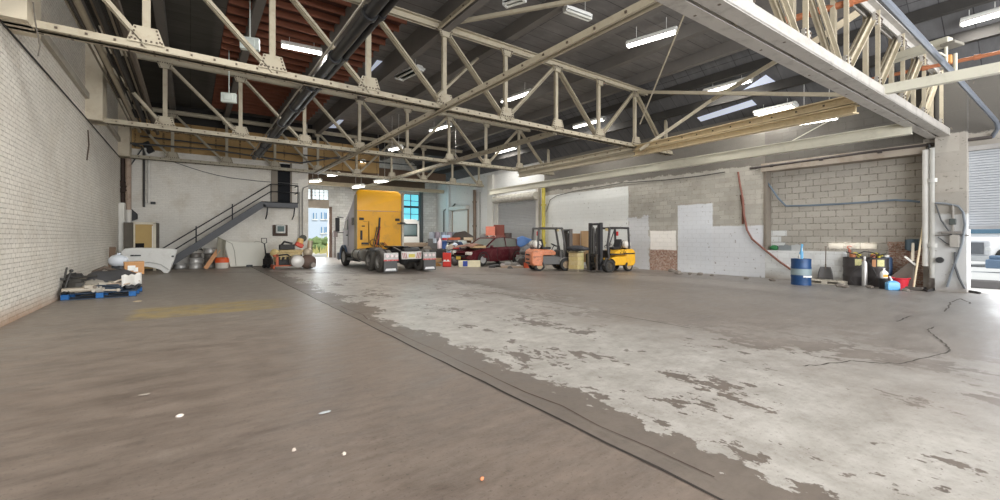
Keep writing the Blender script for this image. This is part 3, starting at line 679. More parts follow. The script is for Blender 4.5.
yel = M(232, 168, 14, .45, 0, .06, 1.2, (190, 138, 30), .2)
yel_dirty = M(222, 160, 20, .5, 0, .08, .9, (150, 116, 60), .5)
truckgrey = M(196, 192, 202, .35, .2, .12, 1.5)
def semi_truck():
    t = thing('semi_truck', 'yellow sleeper tractor truck parked facing away, bare fifth wheel toward us', 'truck', (8.33, 20.05, 0))
    b = MB()
    for s in (-1, 1): b.bb((s*.40, -1.45, .72), (s*.48, 5.9, 1.0))
    for y in (-1.3, -.1, .9, 2.0, 3.4): b.bb((-.42, y-.08, .74), (.42, y+.08, .96))
    for y in (-.65, .65): b.cyl((-1.0, y, .52), (1.0, y, .52), .11, n=10); b.ball((0, y, .54), (.5, .5, .5), 10, 6)
    b.cyl((0, -.5, .6), (0, 3, .75), .06)
    b.build('chassis_frame', M(46, 45, 44, .7, .1, .2), t, bevel=.01)
    b = MB()                                        # fifth wheel plate with throat and ramps
    b.prism([(-.45, .75), (-.2, .95), (.2, .95), (.45, .75), (.48, -.1), (.3, -.55), (.08, -.5), (.05, .1), (-.05, .1), (-.08, -.5), (-.3, -.55), (-.48, -.1)], 1.14, 1.2, 'z')
    b.box((0, .2, 1.06), (.8, .5, .16), taper=.8)
    for s in (-1, 1): b.bar((s*.42, -1.4, .96), (s*.42, -.45, 1.14), .12, .07)
    b.build('fifth_wheel', M(40, 40, 42, .45, .5, .2), t, smooth=0, bevel=.008)
    for y in (-.65, .65):
        for s in (-1, 1):
            for x in (.83, 1.14):
                w = tyre((s*x, y, .52), .52, .27).build('wheel', rubber2 if s*x < 0 or True else rubber, t)
                rim((s*x, y, .52), .52, .27, 'x', s, .45 if x > 1 else .1).build('wheel_rim', M(150, 148, 146, .4, .6, .2), w)
    for s in (-1, 1):
        w = tyre((s*1.12, 4.95, .52), .52, .28).build('wheel', rubber, t)
        rim((s*1.12, 4.95, .52), .52, .28, 'x', s, .05).build('wheel_rim', M(160, 160, 160, .4, .6, .2), w)
    for s in (-1, 1):                                # light panel and mud flap each side
        b = MB(); b.bb((s*.62-.0, -1.52, .62), (s*1.3, -1.46, .93)); lp = b.build('light_panel', M(170, 168, 164, .35, .4, .12), t, bevel=.01)
        b = MB(); b.bb((s*.62, -1.53, .56), (s*1.3, -1.47, .62)); b.build('reflective_tape', M(196, 60, 56, .5, 0, .3, 9, (230, 225, 220), .9), lp, smooth=0)
        for k in range(3):
            b = MB(); b.cyl((s*(.74+.21*k), -1.57, .79), (s*(.74+.21*k), -1.5, .79), .07, n=14); b.build('tail_lamp', M(222, 206, 204, .3), lp)
        b = MB(); b.prism([(s*.66, .06), (s*1.3, .06), (s*1.29, .6), (s*.67, .6)], -1.50, -1.47, 'y'); mf = b.build('mud_flap', M(88, 88, 88, .7, 0, .1), t, smooth=0)
        b = MB(); b.prism([(s*.72, .12), (s*1.24, .12), (s*1.2, .22), (s*.76, .22)], -1.515, -1.50, 'y'); b.build('reflector_strip', M(225, 225, 225, .3), mf, smooth=0)
        b = MB()                                     # half fender over the leading duals
        b.lathe([(.6, -.33), (.6, .33)], 14, (s*.98, .65, .52), 'x', PI*.32, PI*.72); b.build('fender', M(66, 66, 66, .6), t, solid=.02)
    b = MB(); b.bb((-.5, -1.6, .62), (.5, -1.5, .98)); cp = b.build('tail_plate', M(196, 192, 186, .4, .4, .15, 6, (110, 90, 80), .4), t, bevel=.015)
    b = MB(); b.bb((-.15, -1.625, .7), (.15, -1.6, .86)); b.build('licence_plate', M(206, 190, 92, .5), cp, smooth=0)
    b = MB()
    for s in (-1, 1):
        for k in range(3): b.bar((s*(.24+.08*k), -1.61, .66), (s*(.3+.08*k), -1.61, .92), .02, .03)
    b.build('hazard_stripes', M(168, 88, 84, .6), cp, smooth=0)
    b = MB(); b.bb((-.38, -1.62, 1.0), (.38, -1.4, 1.12)); b.build('rear_crossmember', M(60, 60, 60, .6), t, bevel=.02)
    # body: side profile extruded, then narrower hood
    prof = [(2.62, .95), (2.62, 3.05), (2.64, 3.9), (2.82, 4.08), (3.1, 3.95), (3.5, 3.55), (4.0, 3.15), (4.5, 2.82), (4.82, 2.66), (5.3, 2.1), (5.3, 1.05), (4.5, .62), (3.5, .62)]
    b = MB()
    rings = []
    for x, sc in ((-1.2, .965), (-1.14, 1), (1.14, 1), (1.2, .965)):
        rings.append([(x, 4+(y-4)*(sc if y > 2.7 else 1), 2.4+(z-2.4)*sc) for y, z in prof])
    b.loft(rings); b.build('cab_sleeper', truckgrey, t, smooth=30, bevel=.03)
    b = MB()                                         # yellow rear panel of the sleeper, in two pieces
    def rr(x0, x1, z0, z1, r, y0, y1, bot=False):
        pts = []
        for cx, cz, a in ((x1-r, z1-r, 0), (x0+r, z1-r, 90)):
            for k in range(6): a2 = math.radians(a+18*k); pts.append((cx+r*math.cos(a2), cz+r*math.sin(a2)))
        return pts + [(x0, z0), (x1, z0)]
    b.prism(rr(-1.22, 1.22, .98, 3.05, .02, 0, 0), 2.54, 2.66, 'y'); sb = b.build('sleeper_back', yel_dirty, t, smooth=30, bevel=.03)
    b = MB()
    rings = []
    for y, ins, top in ((2.52, .0, 4.0), (2.58, -.015, 4.14), (2.72, .0, 4.2), (3.02, .03, 4.12)):
        rings.append([(x, y, z) for x, z in rr(-1.22+ins, 1.22-ins, 3.07, top, .22, 0, 0)])
    b.loft(rings); b.build('roof_fairing', yel, t, smooth=40)
    b = MB()
    for x in (-1.0, 1.0): b.bb((x-.12, 2.47, 2.55), (x+.12, 2.54, 2.68))
    b.build('work_lamp', black, sb, bevel=.02)
    b = MB(); b.bb((-1.06, 2.5, 1.5), (-.95, 2.54, 2.0)); b.bb((-1.0, 2.5, 1.25), (-.6, 2.54, 1.36)); b.bb((-.98, 2.5, 2.2), (-.82, 2.54, 2.26)); b.build('grab_handles', black, sb, bevel=.01)
    b = MB(); b.tube([(-.62, 2.47, 2.5), (-.6, 2.47, 1.3)], .022); b.tube([(-.9, 2.5, 2.48), (-.62, 2.5, 2.48), (-.62, 2.5, 1.2), (-1.0, 2.5, 1.2)], .015); b.build('seam_rail', M(150, 116, 50), sb)
    t2 = MB(); t2.prism([(-.18, 1.2), (-.06, 1.2), (.02, 2.7), (-.06, 2.7)], 2.46, 2.5, 'y'); t2.build('hose_rack', black, sb, smooth=0)
    for k, (c, off) in enumerate([((40, 40, 40), 0), ((176, 60, 44), .09), ((50, 60, 70), -.09)]):
        b = MB(); b.tube([(off-.1, 2.42, 2.2), (off-.25, 2.35, 1.6), (off-.4, 2.25, 1.15), (off-.15, 2.2, 1.05), (off, 2.1, 1.35), (off+.05, 1.6, 1.1), (off, 1.0, 1.05)], .022); b.build('air_hose', M(*c, .6), t)
    b = MB(); b.lathe([(.16, -.05), (.18, 0), (.16, .05)], 14, (-.42, 2.4, 1.35), 'y'); b.build('coiled_cable', M(96, 76, 52), t)
    b = MB(); b.tube([(1.3, 2.5, .8), (1.3, 2.5, 3.95), (1.32, 2.4, 4.1)], .075, 12); b.build('exhaust_stack', M(176, 170, 160, .3, .7), t)
    b = MB(); b.bb((1.16, 2.3, 2.4), (1.36, 2.55, 2.47)); b.bb((.95, 2.35, 2.36), (1.45, 2.42, 2.42)); b.build('stack_bracket', steel_dark, t)
    b = MB(); b.bb((1.2, 2.55, 1.0), (1.24, 3.0, 4.0)); b.bb((-1.24, 2.55, 1.0), (-1.2, 3.0, 3.9)); b.build('side_extender', M(190, 176, 140, .5), t, bevel=.01)
    # hood, fenders, bumper, grille
    b = MB(); b.loft([[(-1.0, 5.25, .7), (-1.0, 5.25, 1.95), (-.85, 5.25, 2.12), (.85, 5.25, 2.12), (1.0, 5.25, 1.95), (1.0, 5.25, .7)],
                      [(-.85, 6.2, .75), (-.82, 6.2, 1.65), (-.7, 6.2, 1.8), (.7, 6.2, 1.8), (.82, 6.2, 1.65), (.85, 6.2, .75)],
                      [(-.75, 6.4, .75), (-.7, 6.4, 1.5), (-.6, 6.4, 1.6), (.6, 6.4, 1.6), (.7, 6.4, 1.5), (.75, 6.4, .75)]]); b.build('hood', M(110, 122, 138, .3, .3), t, bevel=.03)
    b = MB(); b.bb((-1.2, 6.25, .3), (1.2, 6.55, .72)); b.build('bumper', M(120, 126, 134, .35, .4), t, bevel=.06)
    for s in (-1, 1):
        b = MB(); b.lathe([(.62, -.2), (.66, 0), (.62, .2)], 16, (s*1.1, 4.95, .55), 'x', -.25, PI*.86); b.build('front_fender', M(94, 112, 136, .3, .2), t, solid=.05)
        b = MB(); b.cyl((s*1.02, 1.75, .72), (s*1.02, 3.2, .72), .33, n=22); ft = b.build('fuel_tank', M(150, 146, 138, .35, .6, .1), t, bevel=.02)
        b = MB(); [b.cyl((s*1.02, y, .72), (s*1.02, y+.06, .72), .345, n=22) for y in (2.0, 2.9)]; b.build('tank_strap', steel_dark, ft)
        b = MB(); b.bb((s*.8, 3.3, .35), (s*1.22, 4.35, .5)); b.bb((s*.8, 3.3, .62), (s*1.2, 4.4, .78)); b.bb((s*.8, 3.3, .3), (s*.9, 4.4, 1.0)); b.build('cab_step', M(58, 60, 64, .5, .2), t, bevel=.01)
        b = MB(); b.bb((s*1.45, 4.95, 1.95), (s*1.68, 5.07, 2.75)); m_ = b.build('mirror', black, t, bevel=.03)
        b = MB(); b.tube([(s*1.2, 5.1, 2.75), (s*1.56, 5.02, 2.8)], .025); b.tube([(s*1.2, 5.1, 1.9), (s*1.56, 5.02, 1.9)], .025); b.build('mirror_arm', steel_dark, m_)
        b = MB(); b.prism([(4.25, 2.05), (4.25, 2.66), (4.7, 2.56), (5.1, 2.05)], s*1.2, s*1.222, 'x'); dw = b.build('door_window', glassmat(), t, smooth=0)
        b = MB(); b.prism([(4.18, 1.15), (4.2, 1.15), (4.2, 2.8), (4.18, 2.8)], s*1.2, s*1.215, 'x'); b.bb((s*1.2, 4.3, 1.72), (s*1.24, 4.5, 1.78)); b.build('door_trim', M(70, 70, 72), dw, smooth=0)
        b = MB(); b.prism([(3.1, 2.3), (3.1, 2.7), (3.5, 2.7), (3.5, 2.3)], s*1.2, s*1.215, 'x'); b.build('sleeper_window', glassmat(), t, smooth=0)
    b = MB(); b.prism([(4.86, 2.62), (5.27, 2.14), (5.31, 2.14), (4.9, 2.65)], -1.02, 1.02, 'x'); b.build('windshield', glassmat(), t, smooth=0)
    return t
semi_truck()

def day_cab():
    p = atd(407, 262, 31.0); t = thing('white_truck', 'white day cab truck with a rear window half hidden behind the yellow truck', 'truck', (p.x, p.y, 0), math.radians(-8))
    b = MB(); b.loft([[(x, 0+dy, z) for x, z in ((-.95, .9), (-.95, 2.5), (-.75, 2.95), (.75, 2.95), (.95, 2.5), (.95, .9))] for dy in (0, 1.1)] + [[(x*.96, 2.0, z) for x, z in ((-.95, .9), (-.95, 1.9), (-.75, 2.1), (.75, 2.1), (.95, 1.9), (.95, .9))]])
    c = b.build('cab', M(226, 226, 220, .4, 0, .05), t, smooth=30, bevel=.06)
    b = MB(); b.bb((-.5, -.02, 1.75), (.72, .03, 2.55)); b.build('rear_window', M(70, 92, 92, .15), c, bevel=.05)
    b = MB(); b.bb((-.56, -.01, 1.68), (.78, .02, 2.62)); b.build('window_gasket', black, c, bevel=.05)
    b = MB(); b.bb((-1.2, -2.9, 1.0), (1.0, -.2, 1.25)); fb = b.build('flatbed', M(146, 128, 108, .8, 0, .2, 4), t, bevel=.02)
    b = MB()
    for x in (-.4, .4): b.bb((x-.06, -2.8, .7), (x+.06, 1.5, 1.0))
    b.build('frame_rail', black, t)
    for s in (-1, 1):
        for y in (-2.0, 1.2): tyre((s*.9, y, .5), .5, .3).build('wheel', rubber, t)
    return t
day_cab()

def forklift(label, loc, rz, body, dark, kind):
    t = thing('forklift', label, 'forklift', loc, rz)
    big = kind == 'yellow'
    t.scale = (1, 1.08, 1)
    # chassis: low floor plate between wheels, hood, counterweight
    b = MB(); b.prism([(-.55, .3), (.75, .3), (.78, .62), (.55, .66), (.3, .66), (.2, .72), (-.55, .74)], -.5, .5, 'x'); b.build('chassis', body if big else dark, t, bevel=.03)
    b = MB(); b.prism([(-.95, .24), (-.55, .24), (-.5, .78), (-.5, 1.05), (-.9, 1.08), (-1.06, .95), (-1.08, .4)], -.55, .55, 'x'); cw = b.build('counterweight', body, t, bevel=.06)
    b = MB()
    if big:
        b.bb((-.56, -1.0, .82), (.56, -.4, .88)); b.bb((-.565, -.4, .80), (.565, .45, .86))
    else:
        for z in (.78, .56, .38): b.box((-.05, -1.075, z), (.5, .05, .07))
        b.bb((-.555, -1.02, .68), (.555, -.5, .70))
    b.build('dark_stripe', black, cw, smooth=0)
    b = MB(); b.prism([(-.85, .76), (.1, .76), (.12, .9), (-.05, 1.02), (-.9, 1.06)], -.47, .47, 'x'); hd = b.build('hood', body, t, bevel=.04)
    b = MB()
    if big:                                         # fleet number 45 on the hood side facing out
        s = -1
        for x in (-.475, .475):
            for (y0, z0, y1, z1) in ((-.42, 1.0, -.5, .9), (-.5, .9, -.36, .9), (-.38, 1.0, -.38, .84), (-.17, 1.0, -.28, 1.0), (-.28, 1.0, -.28, .93), (-.28, .93, -.18, .93), (-.18, .93, -.18, .85), (-.18, .85, -.28, .85)):
                b.bar((x, y0, z0), (x, y1, z1), .012, .03, (1, 0, 0))
    else:
        for x in (-.475, .475):
            for (y0, z0, y1, z1) in ((-.75, .97, -.63, .97), (-.69, .97, -.69, .86)): b.bar((x, y0, z0), (x, y1, z1), .012, .035, (1, 0, 0))
    b.build('hood_lettering', black if big else M(120, 60, 40), hd, smooth=0)
    # seat, wheel, console
    b = MB(); b.box((0, -.25, 1.1), (.46, .44, .12)); b.box((0, -.46, 1.32), (.44, .1, .45), rx=.2); b.build('seat', black, t, bevel=.04)
    b = MB(); b.bb((-.38, .32, .62), (.38, .5, 1.02)); b.build('dash_console', dark, t, bevel=.04)
    b = MB(); b.lathe([(.17, -.015), (.185, 0), (.17, .015), (.155, 0), (.17, -.015)], 18, (0, 0, 0)); b.cyl((0, 0, 0), (0, .0, -.3), .02)
    for k in range(3): b.bar((0,0,0), (.16*math.cos(k*2.1), .16*math.sin(k*2.1), 0), .02)
    o = b.build('steering_wheel', black, t, loc=(-.08, .22, 1.24)); o.rotation_euler = (math.radians(-28), 0, 0)
    b = MB()
    for k in range(3): b.tube([(.2+.07*k, .36, 1.0), (.2+.07*k, .33, 1.2)], .012); b.ball((.2+.07*k, .33, 1.21), (.04, .04, .04), 8, 5)
    b.build('levers', black, t)
    # overhead guard
    b = MB()
    for s in (-1, 1):
        b.tube([(s*.46, .5, .62), (s*.45, .56, 1.25), (s*.44, .42, 2.08)], .055, 8); b.tube([(s*.46, -.75, 1.0), (s*.44, -.7, 2.08)], .05, 8)
        b.tube([(s*.44, .42, 2.08), (s*.44, -.72, 2.08)], .05, 8)
    b.tube([(-.44, .42, 2.08), (.44, .42, 2.08)], .04); b.tube([(-.44, -.72, 2.08), (.44, -.72, 2.08)], .035)
    for k in range(5): b.tube([(-.32+.16*k, .42, 2.09), (-.32+.16*k, -.72, 2.09)], .016, 6)
    b.build('overhead_guard', dark, t)
    if big:
        [MB().tube([(s*.455, .5, 1.2), (s*.44, .12, 2.05)], .025).build('guard_brace', dark, t) for s in (-1, 1)]
    b = MB(); b.box((.3, -.72, 1.82), (.1, .08, .22)); b.build('tail_lamp', M(206, 40, 40, .4), t, bevel=.02)
    b = MB(); b.cyl((-.3, .44, 2.0), (-.3, .52, 2.0), .07); b.cyl((.3, .44, 2.0), (.3, .52, 2.0), .07); b.build('head_lamp', M(220, 200, 150, .3), t)
    # gas cylinder strapped on the back
    b = MB(); b.lathe([(.001, -.46), (.12, -.45), (.2, -.36), (.2, .36), (.12, .45), (.001, .46)], 18, (0, -.74, 1.29), 'x'); gc = b.build('gas_cylinder', M(214, 210, 202, .4, 0, .08), t)
    b = MB()
    for x in (-.18, .18): b.lathe([(.208, x-.025), (.208, x+.025)], 18, (0, -.74, 1.29), 'x')
    b.bb((-.3, -.9, 1.05), (.3, -.66, 1.13)); b.tube([(.42, -.78, 1.27), (.5, -.7, 1.3), (.4, -.5, 1.15)], .015); b.build('cylinder_straps', black, gc)
    # wheels
    for s in (-1, 1):
        r, w = (.30, .34) if big else (.30, .22)
        wh = tyre((s*.50, .58, r), r, w).build('drive_wheel', rubber, t); rim((s*.50, .58, r), r, w, 'x', s, .2).build('wheel_hub', M(82, 76, 68, .6, .2) if big else M(150, 130, 104, .6), wh)
        r2 = .24; wh = tyre((s*.44, -.68, r2), r2, .2).build('steer_wheel', rubber, t); rim((s*.44, -.68, r2), r2, .2, 'x', s, .15).build('wheel_hub', M(168, 148, 120, .6), wh)
        b = MB(); b.lathe([(.33, -.14), (.35, .1)], 14, (s*.5, .58, .31), 'x', .0, PI*.9); b.build('wheel_guard', dark if big else M(140, 136, 130, .5), t, solid=.02)
    # mast
    mh = 2.32 if big else 2.05
    ms = MB()
    for s in (-1, 1):
        for (x, y0, y1, z0, z1) in ((.37, .80, .95, .08, mh), (.27, .84, .97, .08, mh-.04)): ms.bb((s*(x-.035), y0, z0), (s*(x+.035), y1, z1))
    for z in (.35, mh-.06): ms.bb((-.4, .80, z-.05), (.4, .86, z+.05))
    ms.bb((-.3, .9, mh-.12), (.3, .95, mh-.04)); ms.build('mast', M(58, 58, 60, .5, .3, .15) if big else M(72, 64, 58, .5, .3, .2), t, smooth=0)
    b = MB(); b.cyl((-.12, .88, .2), (-.12, .88, mh-.25), .05); b.cyl((.12, .88, .2), (.12, .88, mh-.25), .05)
    for s in (-1, 1): b.tube([(s*.2, .82, .4), (s*.2, .82, mh-.2), (s*.2, .93, mh-.16), (s*.2, .95, .8)], .02, 6)
    b.build('lift_cylinders', M(90, 88, 86, .4, .5), t)
    b = MB(); b.bb((-.5, .98, .72), (.5, 1.03, .84)); b.bb((-.5, .98, .34), (.5, 1.03, .45)); b.bb((-.5, .98, .34), (-.42, 1.03, .84)); b.bb((.42, .98, .34), (.5, 1.03, .84))
    for k in range(5): b.bb((-.3+.15*k-.015, .99, .45), (-.3+.15*k+.015, 1.02, 1.18 if not big else .74))
    b.build('carriage', M(54, 54, 56, .5, .3, .15), t, bevel=.008)
    for s in (-1, 1):
        b = MB(); b.prism([(1.03, .05), (1.55 if big else 1.7, .05), (1.55 if big else 1.7, .07), (1.09, .1), (1.09, .86), (1.03, .86)], s*.28-.06, s*.28+.06, 'x'); b.build('fork', M(96, 90, 84, .4, .6, .2), t, bevel=.005)
    return t
fy = gnd(609.5, 272.5); forklift('yellow forklift with tall black mast facing left against the white wall', (16.5, 13.6, 0), math.radians(84), M(234, 178, 44, .4, 0, .08, 2, (130, 100, 60), .35), M(56, 54, 54, .5, .2, .15), 'yellow')
fo = gnd(551, 270.8); forklift('faded orange forklift facing right with white gas cylinder', (14.55, 15.75, 0), math.radians(-112), M(212, 132, 92, .5, 0, .12, 3.5, (112, 78, 58), .8), M(84, 82, 80, .5, .2, .15), 'orange')

def red_car():
    p = gnd(497, 266); t = thing('estate_car', 'dark red estate car with crumpled front parked among the salvage', 'car', (14.75, 21.35, 0), math.radians(100))
    t.scale = (1.1, 1.1, 1.1)
    paint = M(92, 30, 40, .25, .2, .12, 2, (190, 170, 160), .12)
    st = [(-2.2, .62, .5, .78), (-2.1, .78, .3, .98), (-1.6, .86, .22, 1.0), (-.6, .88, .2, .98), (.6, .88, .2, .96), (1.0, .87, .22, .94), (1.6, .84, .25, .84), (2.05, .72, .3, .74), (2.2, .55, .4, .62)]
    rings = [[(-w*.92, y, zb), (-w, y, zb+.2), (-w, y, zt-.14), (-w*.9, y, zt), (w*.9, y, zt), (w, y, zt-.14), (w, y, zb+.2), (w*.92, y, zb)] for y, w, zb, zt in st]
    b = MB(); b.loft(rings); bd = b.build('body', paint, t, smooth=40, bevel=.02)
    gl = [(-2.0, .78, 1.0, .7, 1.02), (-1.75, .79, .99, .62, 1.36), (-.5, .80, .98, .62, 1.46), (.2, .80, .96, .60, 1.42), (1.05, .78, .94, .7, .96)]
    rings = [[(-w, y, zb), (-wr, y, zt), (wr, y, zt), (w, y, zb)] for y, w, zb, wr, zt in gl]
    b = MB(); b.loft(rings); gh = b.build('cabin_glass', M(118, 122, 116, .12, 0, .2), t, smooth=25)
    b = MB(); b.loft([[(-.64, y, z), (-.6, y, z+.03), (.6, y, z+.03), (.64, y, z)] for y, z in ((-1.8, 1.35), (-.5, 1.46), (.22, 1.42))]); b.build('roof', paint, t, bevel=.01)
    for s in (-1, 1):
        b = MB(); b.bar((s*.72, 1.0, .97), (s*.62, .22, 1.43), .05, .06); b.bar((s*.8, -.45, .96), (s*.63, -.5, 1.46), .03, .08); b.bar((s*.79, -1.35, .96), (s*.64, -1.45, 1.4), .03, .1); b.bar((s*.78, -1.95, 1.0), (s*.63, -1.75, 1.37), .04, .12); b.build('roof_pillar', paint, t, smooth=0)
        for y in (1.32, -1.35):
            w = tyre((s*.76, y, .32), .32, .2, n=22).build('wheel', rubber, t); rim((s*.76, y, .32), .37, .21, 'x', s, .06).build('wheel_rim', M(200, 200, 200, .35, .5), w)
            b = MB(); b.lathe([(.36, s*.868), (.41, s*.872)], 18, (0, y, .33), 'x', -.3, PI+.3); b.build('wheel_arch', black, t, solid=.01)
        b = MB(); b.box((s*.93, .78, 1.0), (.2, .1, .13)); b.build('door_mirror', paint, t, bevel=.03)
        b = MB(); b.box((s*.58, 2.07, .66), (.34, .22, .16), rz=s*-.35); b.build('head_lamp', M(216, 210, 200, .2), t, bevel=.04)
        b = MB(); b.bb((s*.885, .3, .3), (s*.892, .31, .95)); b.bb((s*.885, -.62, .3), (s*.892, -.6, .95)); b.build('door_seam', black, bd, smooth=0)
    b = MB(); b.box((0, 2.17, .5), (.9, .12, .14)); b.build('grille', black, t, bevel=.02)
    b = MB(); b.box((.05, 2.24, .42), (.34, .02, .16)); b.build('licence_plate', M(224, 200, 90, .5), t, bevel=.005)
    b = MB(); b.grid(lambda u, v: (-.75+1.5*u, 1.05+.95*v, 1.0+.14*math.sin(v*3)-.05*v+.05*math.sin(u*5)), 8, 5); b.build('buckled_hood', M(128, 84, 66, .5, 0, .3, 2, (180, 160, 130), .6), t, solid=.02)
    return t
red_car()
# ------------------------------------------------------------------ left-hand clutter
def solo(mb, name, mt, loc, label, cat, rz=0, group=None, **k):
    return tag(mb.build(name, mt, None, loc=loc, rz=rz, **k), label, cat, group)
def pallet(label, loc, rz, mt, L=1.2, W=1.0, h=.14, mt2=None):
    t = thing('pallet', label, 'pallet', loc, rz)
    for i in range(5):
        y = -W/2+W*(i+.5)/5; b = MB(); b.bb((-L/2, y-W*.075, h-.022), (L/2, y+W*.075, h)); b.build('deck_board', mt2 or mt, t, smooth=0)
    for y in (-W/2+.05, 0, W/2-.05):
        for x in (-L/2+.08, 0, L/2-.08): b = MB(); b.bb((x-.075, y-.05, .022), (x+.075, y+.05, h-.022)); b.build('block', mt, t, smooth=0)
        b = MB(); b.bb((-L/2, y-.05, 0), (L/2, y+.05, .022)); b.build('base_board', mt2 or mt, t, smooth=0)
    return t
bluep = M(22, 98, 166, .6, 0, .12, 3, (20, 60, 100), .4)
PX = gnd(95, 299); PZ = Vector((-1.95, 16.2, 0))
pallet('bright blue wooden pallet by the left brick wall, loaded with car parts', PZ, math.radians(-2), bluep, 1.5, 1.3, .17, M(46, 66, 88, .7, 0, .25, 4, (90, 84, 76), .6))
def sheet(fn, nu, nv, name, mt, loc, label, cat, th=.012, rz=0, sub=0):
    b = MB(); b.grid(fn, nu, nv); return solo(b, name, mt, loc, label, cat, rz, solid=th, sub=sub)
c = PZ
# bumpers, panels and parts piled on the pallet
def L(dx, dy, dz): return (c.x+dx, c.y+dy, dz)
sheet(lambda u, v: (-.05+1.0*u, .1-.35*v, .62+.10*math.sin(u*3)-.34*v*v-.1*u*v+.03*math.sin(u*11)), 12, 8, 'bumper_cover', M(62, 62, 64, .6, 0, .15), L(-.28, -.12, -.0), 'dark grey flexible plastic panel draped over the pallet heap', 'car part', .02)
sheet(lambda u, v: (1.25*u, -.12*v-.18*u, .25+.24*u+.04*math.sin(u*6)-.05*v), 12, 2, 'trim_strip', M(186, 166, 148, .6, 0, .12), L(-.45, -.36, 0), 'long pinkish tan trim strip lying across the front of the blue pallet', 'car part', .03)
sheet(lambda u, v: (.42*u, -.05*v+.05*math.sin(u*7), .32*v*(1-.4*u*(1-u))+.06*u+(.04 if (int(u*6)+int(v*6)) % 2 else 0)), 6, 6, 'torn_panel', M(226, 224, 218, .6, 0, .06), L(.42, -.62, .27), 'white torn foam panel hanging off the right end of the blue pallet', 'car part', .015)
b = MB(); b.tube([(0,0,0), (.1,0,.3), (.32,0,.42), (.56,0,.3), (.62, 0, .1)], [.05,.06,.06,.06,.05], 8); solo(b, 'wheel_liner', M(92, 80, 70, .8, 0, .2), L(-.35, .25, .36), 'brown curved wheel liner arching behind the heap on the blue pallet', 'car part')
b = MB(); b.ball((0,0,.1), (.55,.42,.26), 12, 8, .18); b.ball((.28,-.06,.06), (.4,.3,.2), 10, 6, .2); solo(b, 'silver_casing', M(160, 154, 144, .45, .3, .2), L(-.18, -.25, .26), 'crumpled silver grey casing in the middle of the blue pallet heap', 'car part')
b = MB(); b.ball((0,0,.12), (.6,.4,.3), 12, 8, .2); b.bar((-.35,0,.3), (.45,.05,.14), .05); b.bar((-.25,0,.28), (-.2,0,.6), .04); b.bar((-.1,.1,.3),(.4,-.1,.35), .04); solo(b, 'suspension_arm', M(66, 64, 60, .6, .2, .25), L(-.52, -.2, .24), 'dark tangle of suspension arms at the left end of the blue pallet', 'car part', bevel=.01)
b = MB(); b.box((0,0,.06), (.7,.35,.1), rz=.1); b.box((.2,-.05,.12), (.3,.2,.1), rz=.4); solo(b, 'headlamp_unit', M(176, 166, 150, .3, 0, .2), L(-.42, -.48, .2), 'flat tan lamp unit at the front left of the blue pallet', 'car part', bevel=.03)
for i, (dx, dy, s, cl, nm) in enumerate([(.05, -.46, .2, (190, 184, 172), 'pale rounded'), (.22, -.36, .17, (150, 142, 128), 'dull grey'), (-.12, -.52, .16, (120, 110, 98), 'dusty brown'), (.48, -.2, .2, (58, 58, 60), 'sooty black')]):
    b = MB(); b.cyl((-s*.6,0,s*.5), (s*.6,.05,s*.5), s*.5, s*.42, 12); b.cyl((0,0,s*.5),(0,-s*.7,s*.6), s*.28, n=10); solo(b, 'engine_part', M(*cl, .5, .3, .2), L(dx, dy, .22+.05*(i % 2)), '%s cylindrical engine part on the blue pallet' % nm, 'car part', bevel=.01)
b = MB(); b.bb((-.28,-.02,0), (.28,.02,.16)); b.tube([(-.2,-.03,.1), (0,-.06,.14), (.25,-.04,.06)], .03); solo(b, 'radiator_core', M(40, 52, 66, .5, .2), L(.15, -.58, .2), 'dark bluish radiator core at the front of the blue pallet', 'car part')
for i, (dx, dy, dz, w_, d_, h_, cl, nm) in enumerate([(-.62, .25, .15, .5, .4, .5, (52, 50, 50), 'tall black air box at the back left of the blue pallet'), (-.3, .1, .18, .6, .5, .42, (120, 114, 104), 'grey gearbox lump behind the silver casing on the blue pallet'),
    (-.68, -.5, .15, .22, .5, .12, (40, 40, 42), 'black plastic strip at the left corner of the blue pallet'), (.1, .2, .15, .7, .5, .38, (48, 48, 50), 'black plastic tub under the draped grey panel'), (-.05, -.55, .15, .3, .22, .2, (176, 170, 160), 'pale alternator at the front centre of the blue pallet'),
    (.3, -.5, .15, .3, .2, .16, (58, 66, 78), 'slate blue pump at the front right of the blue pallet'), (.62, -.15, .15, .26, .4, .36, (70, 70, 72), 'dark grey hose box at the right end of the blue pallet')]):
    b = MB(); b.ball((0,0,h_*.5), (w_,d_,h_), 10, 7, .16); b.box((w_*.1,0,h_*.6), (w_*.6,d_*.7,h_*.5), rz=.3*i, ry=.1); b.cyl((-w_*.3,-d_*.4,h_*.3), (-w_*.3,-d_*.6,h_*.35), h_*.2, n=10)
    solo(b, 'engine_part', M(*cl, .55, .15, .25), L(dx, dy, dz), nm, 'car part', bevel=.012)
for i, (p_, q_, r_, cl, nm) in enumerate([((-.7, -.58, .2), (.35, -.62, .2), .025, (196, 186, 172), 'pale pinkish pipe along the front of the blue pallet'), ((-.5, -.3, .42), (.2, .0, .5), .03, (60, 58, 56), 'dark rod across the middle of the blue pallet heap'), ((-.1, -.6, .2), (.5, -.3, .5), .028, (210, 196, 180), 'light tan rod slanting up at the right of the blue pallet heap'), ((-.75, -.4, .2), (-.62, -.3, .75), .022, (56, 54, 52), 'thin dark strut standing up at the left of the blue pallet heap')]):
    b = MB(); d_ = Vector(q_)-Vector(p_); b.tube([(0,0,0), d_*.5+Vector((0,0,.03)), d_], r_); b.ball(d_, (r_*4,)*3, 8, 5); solo(b, 'metal_rod', M(*cl, .5, .2), L(*p_), nm, 'car part')
g = gnd(132, 285); bx = Vector((-1.28, 17.0, .0))
t = thing('cardboard_box', 'brown cardboard box standing at the back of the blue pallet heap', 'box', L(.6, .3, .56), .15)
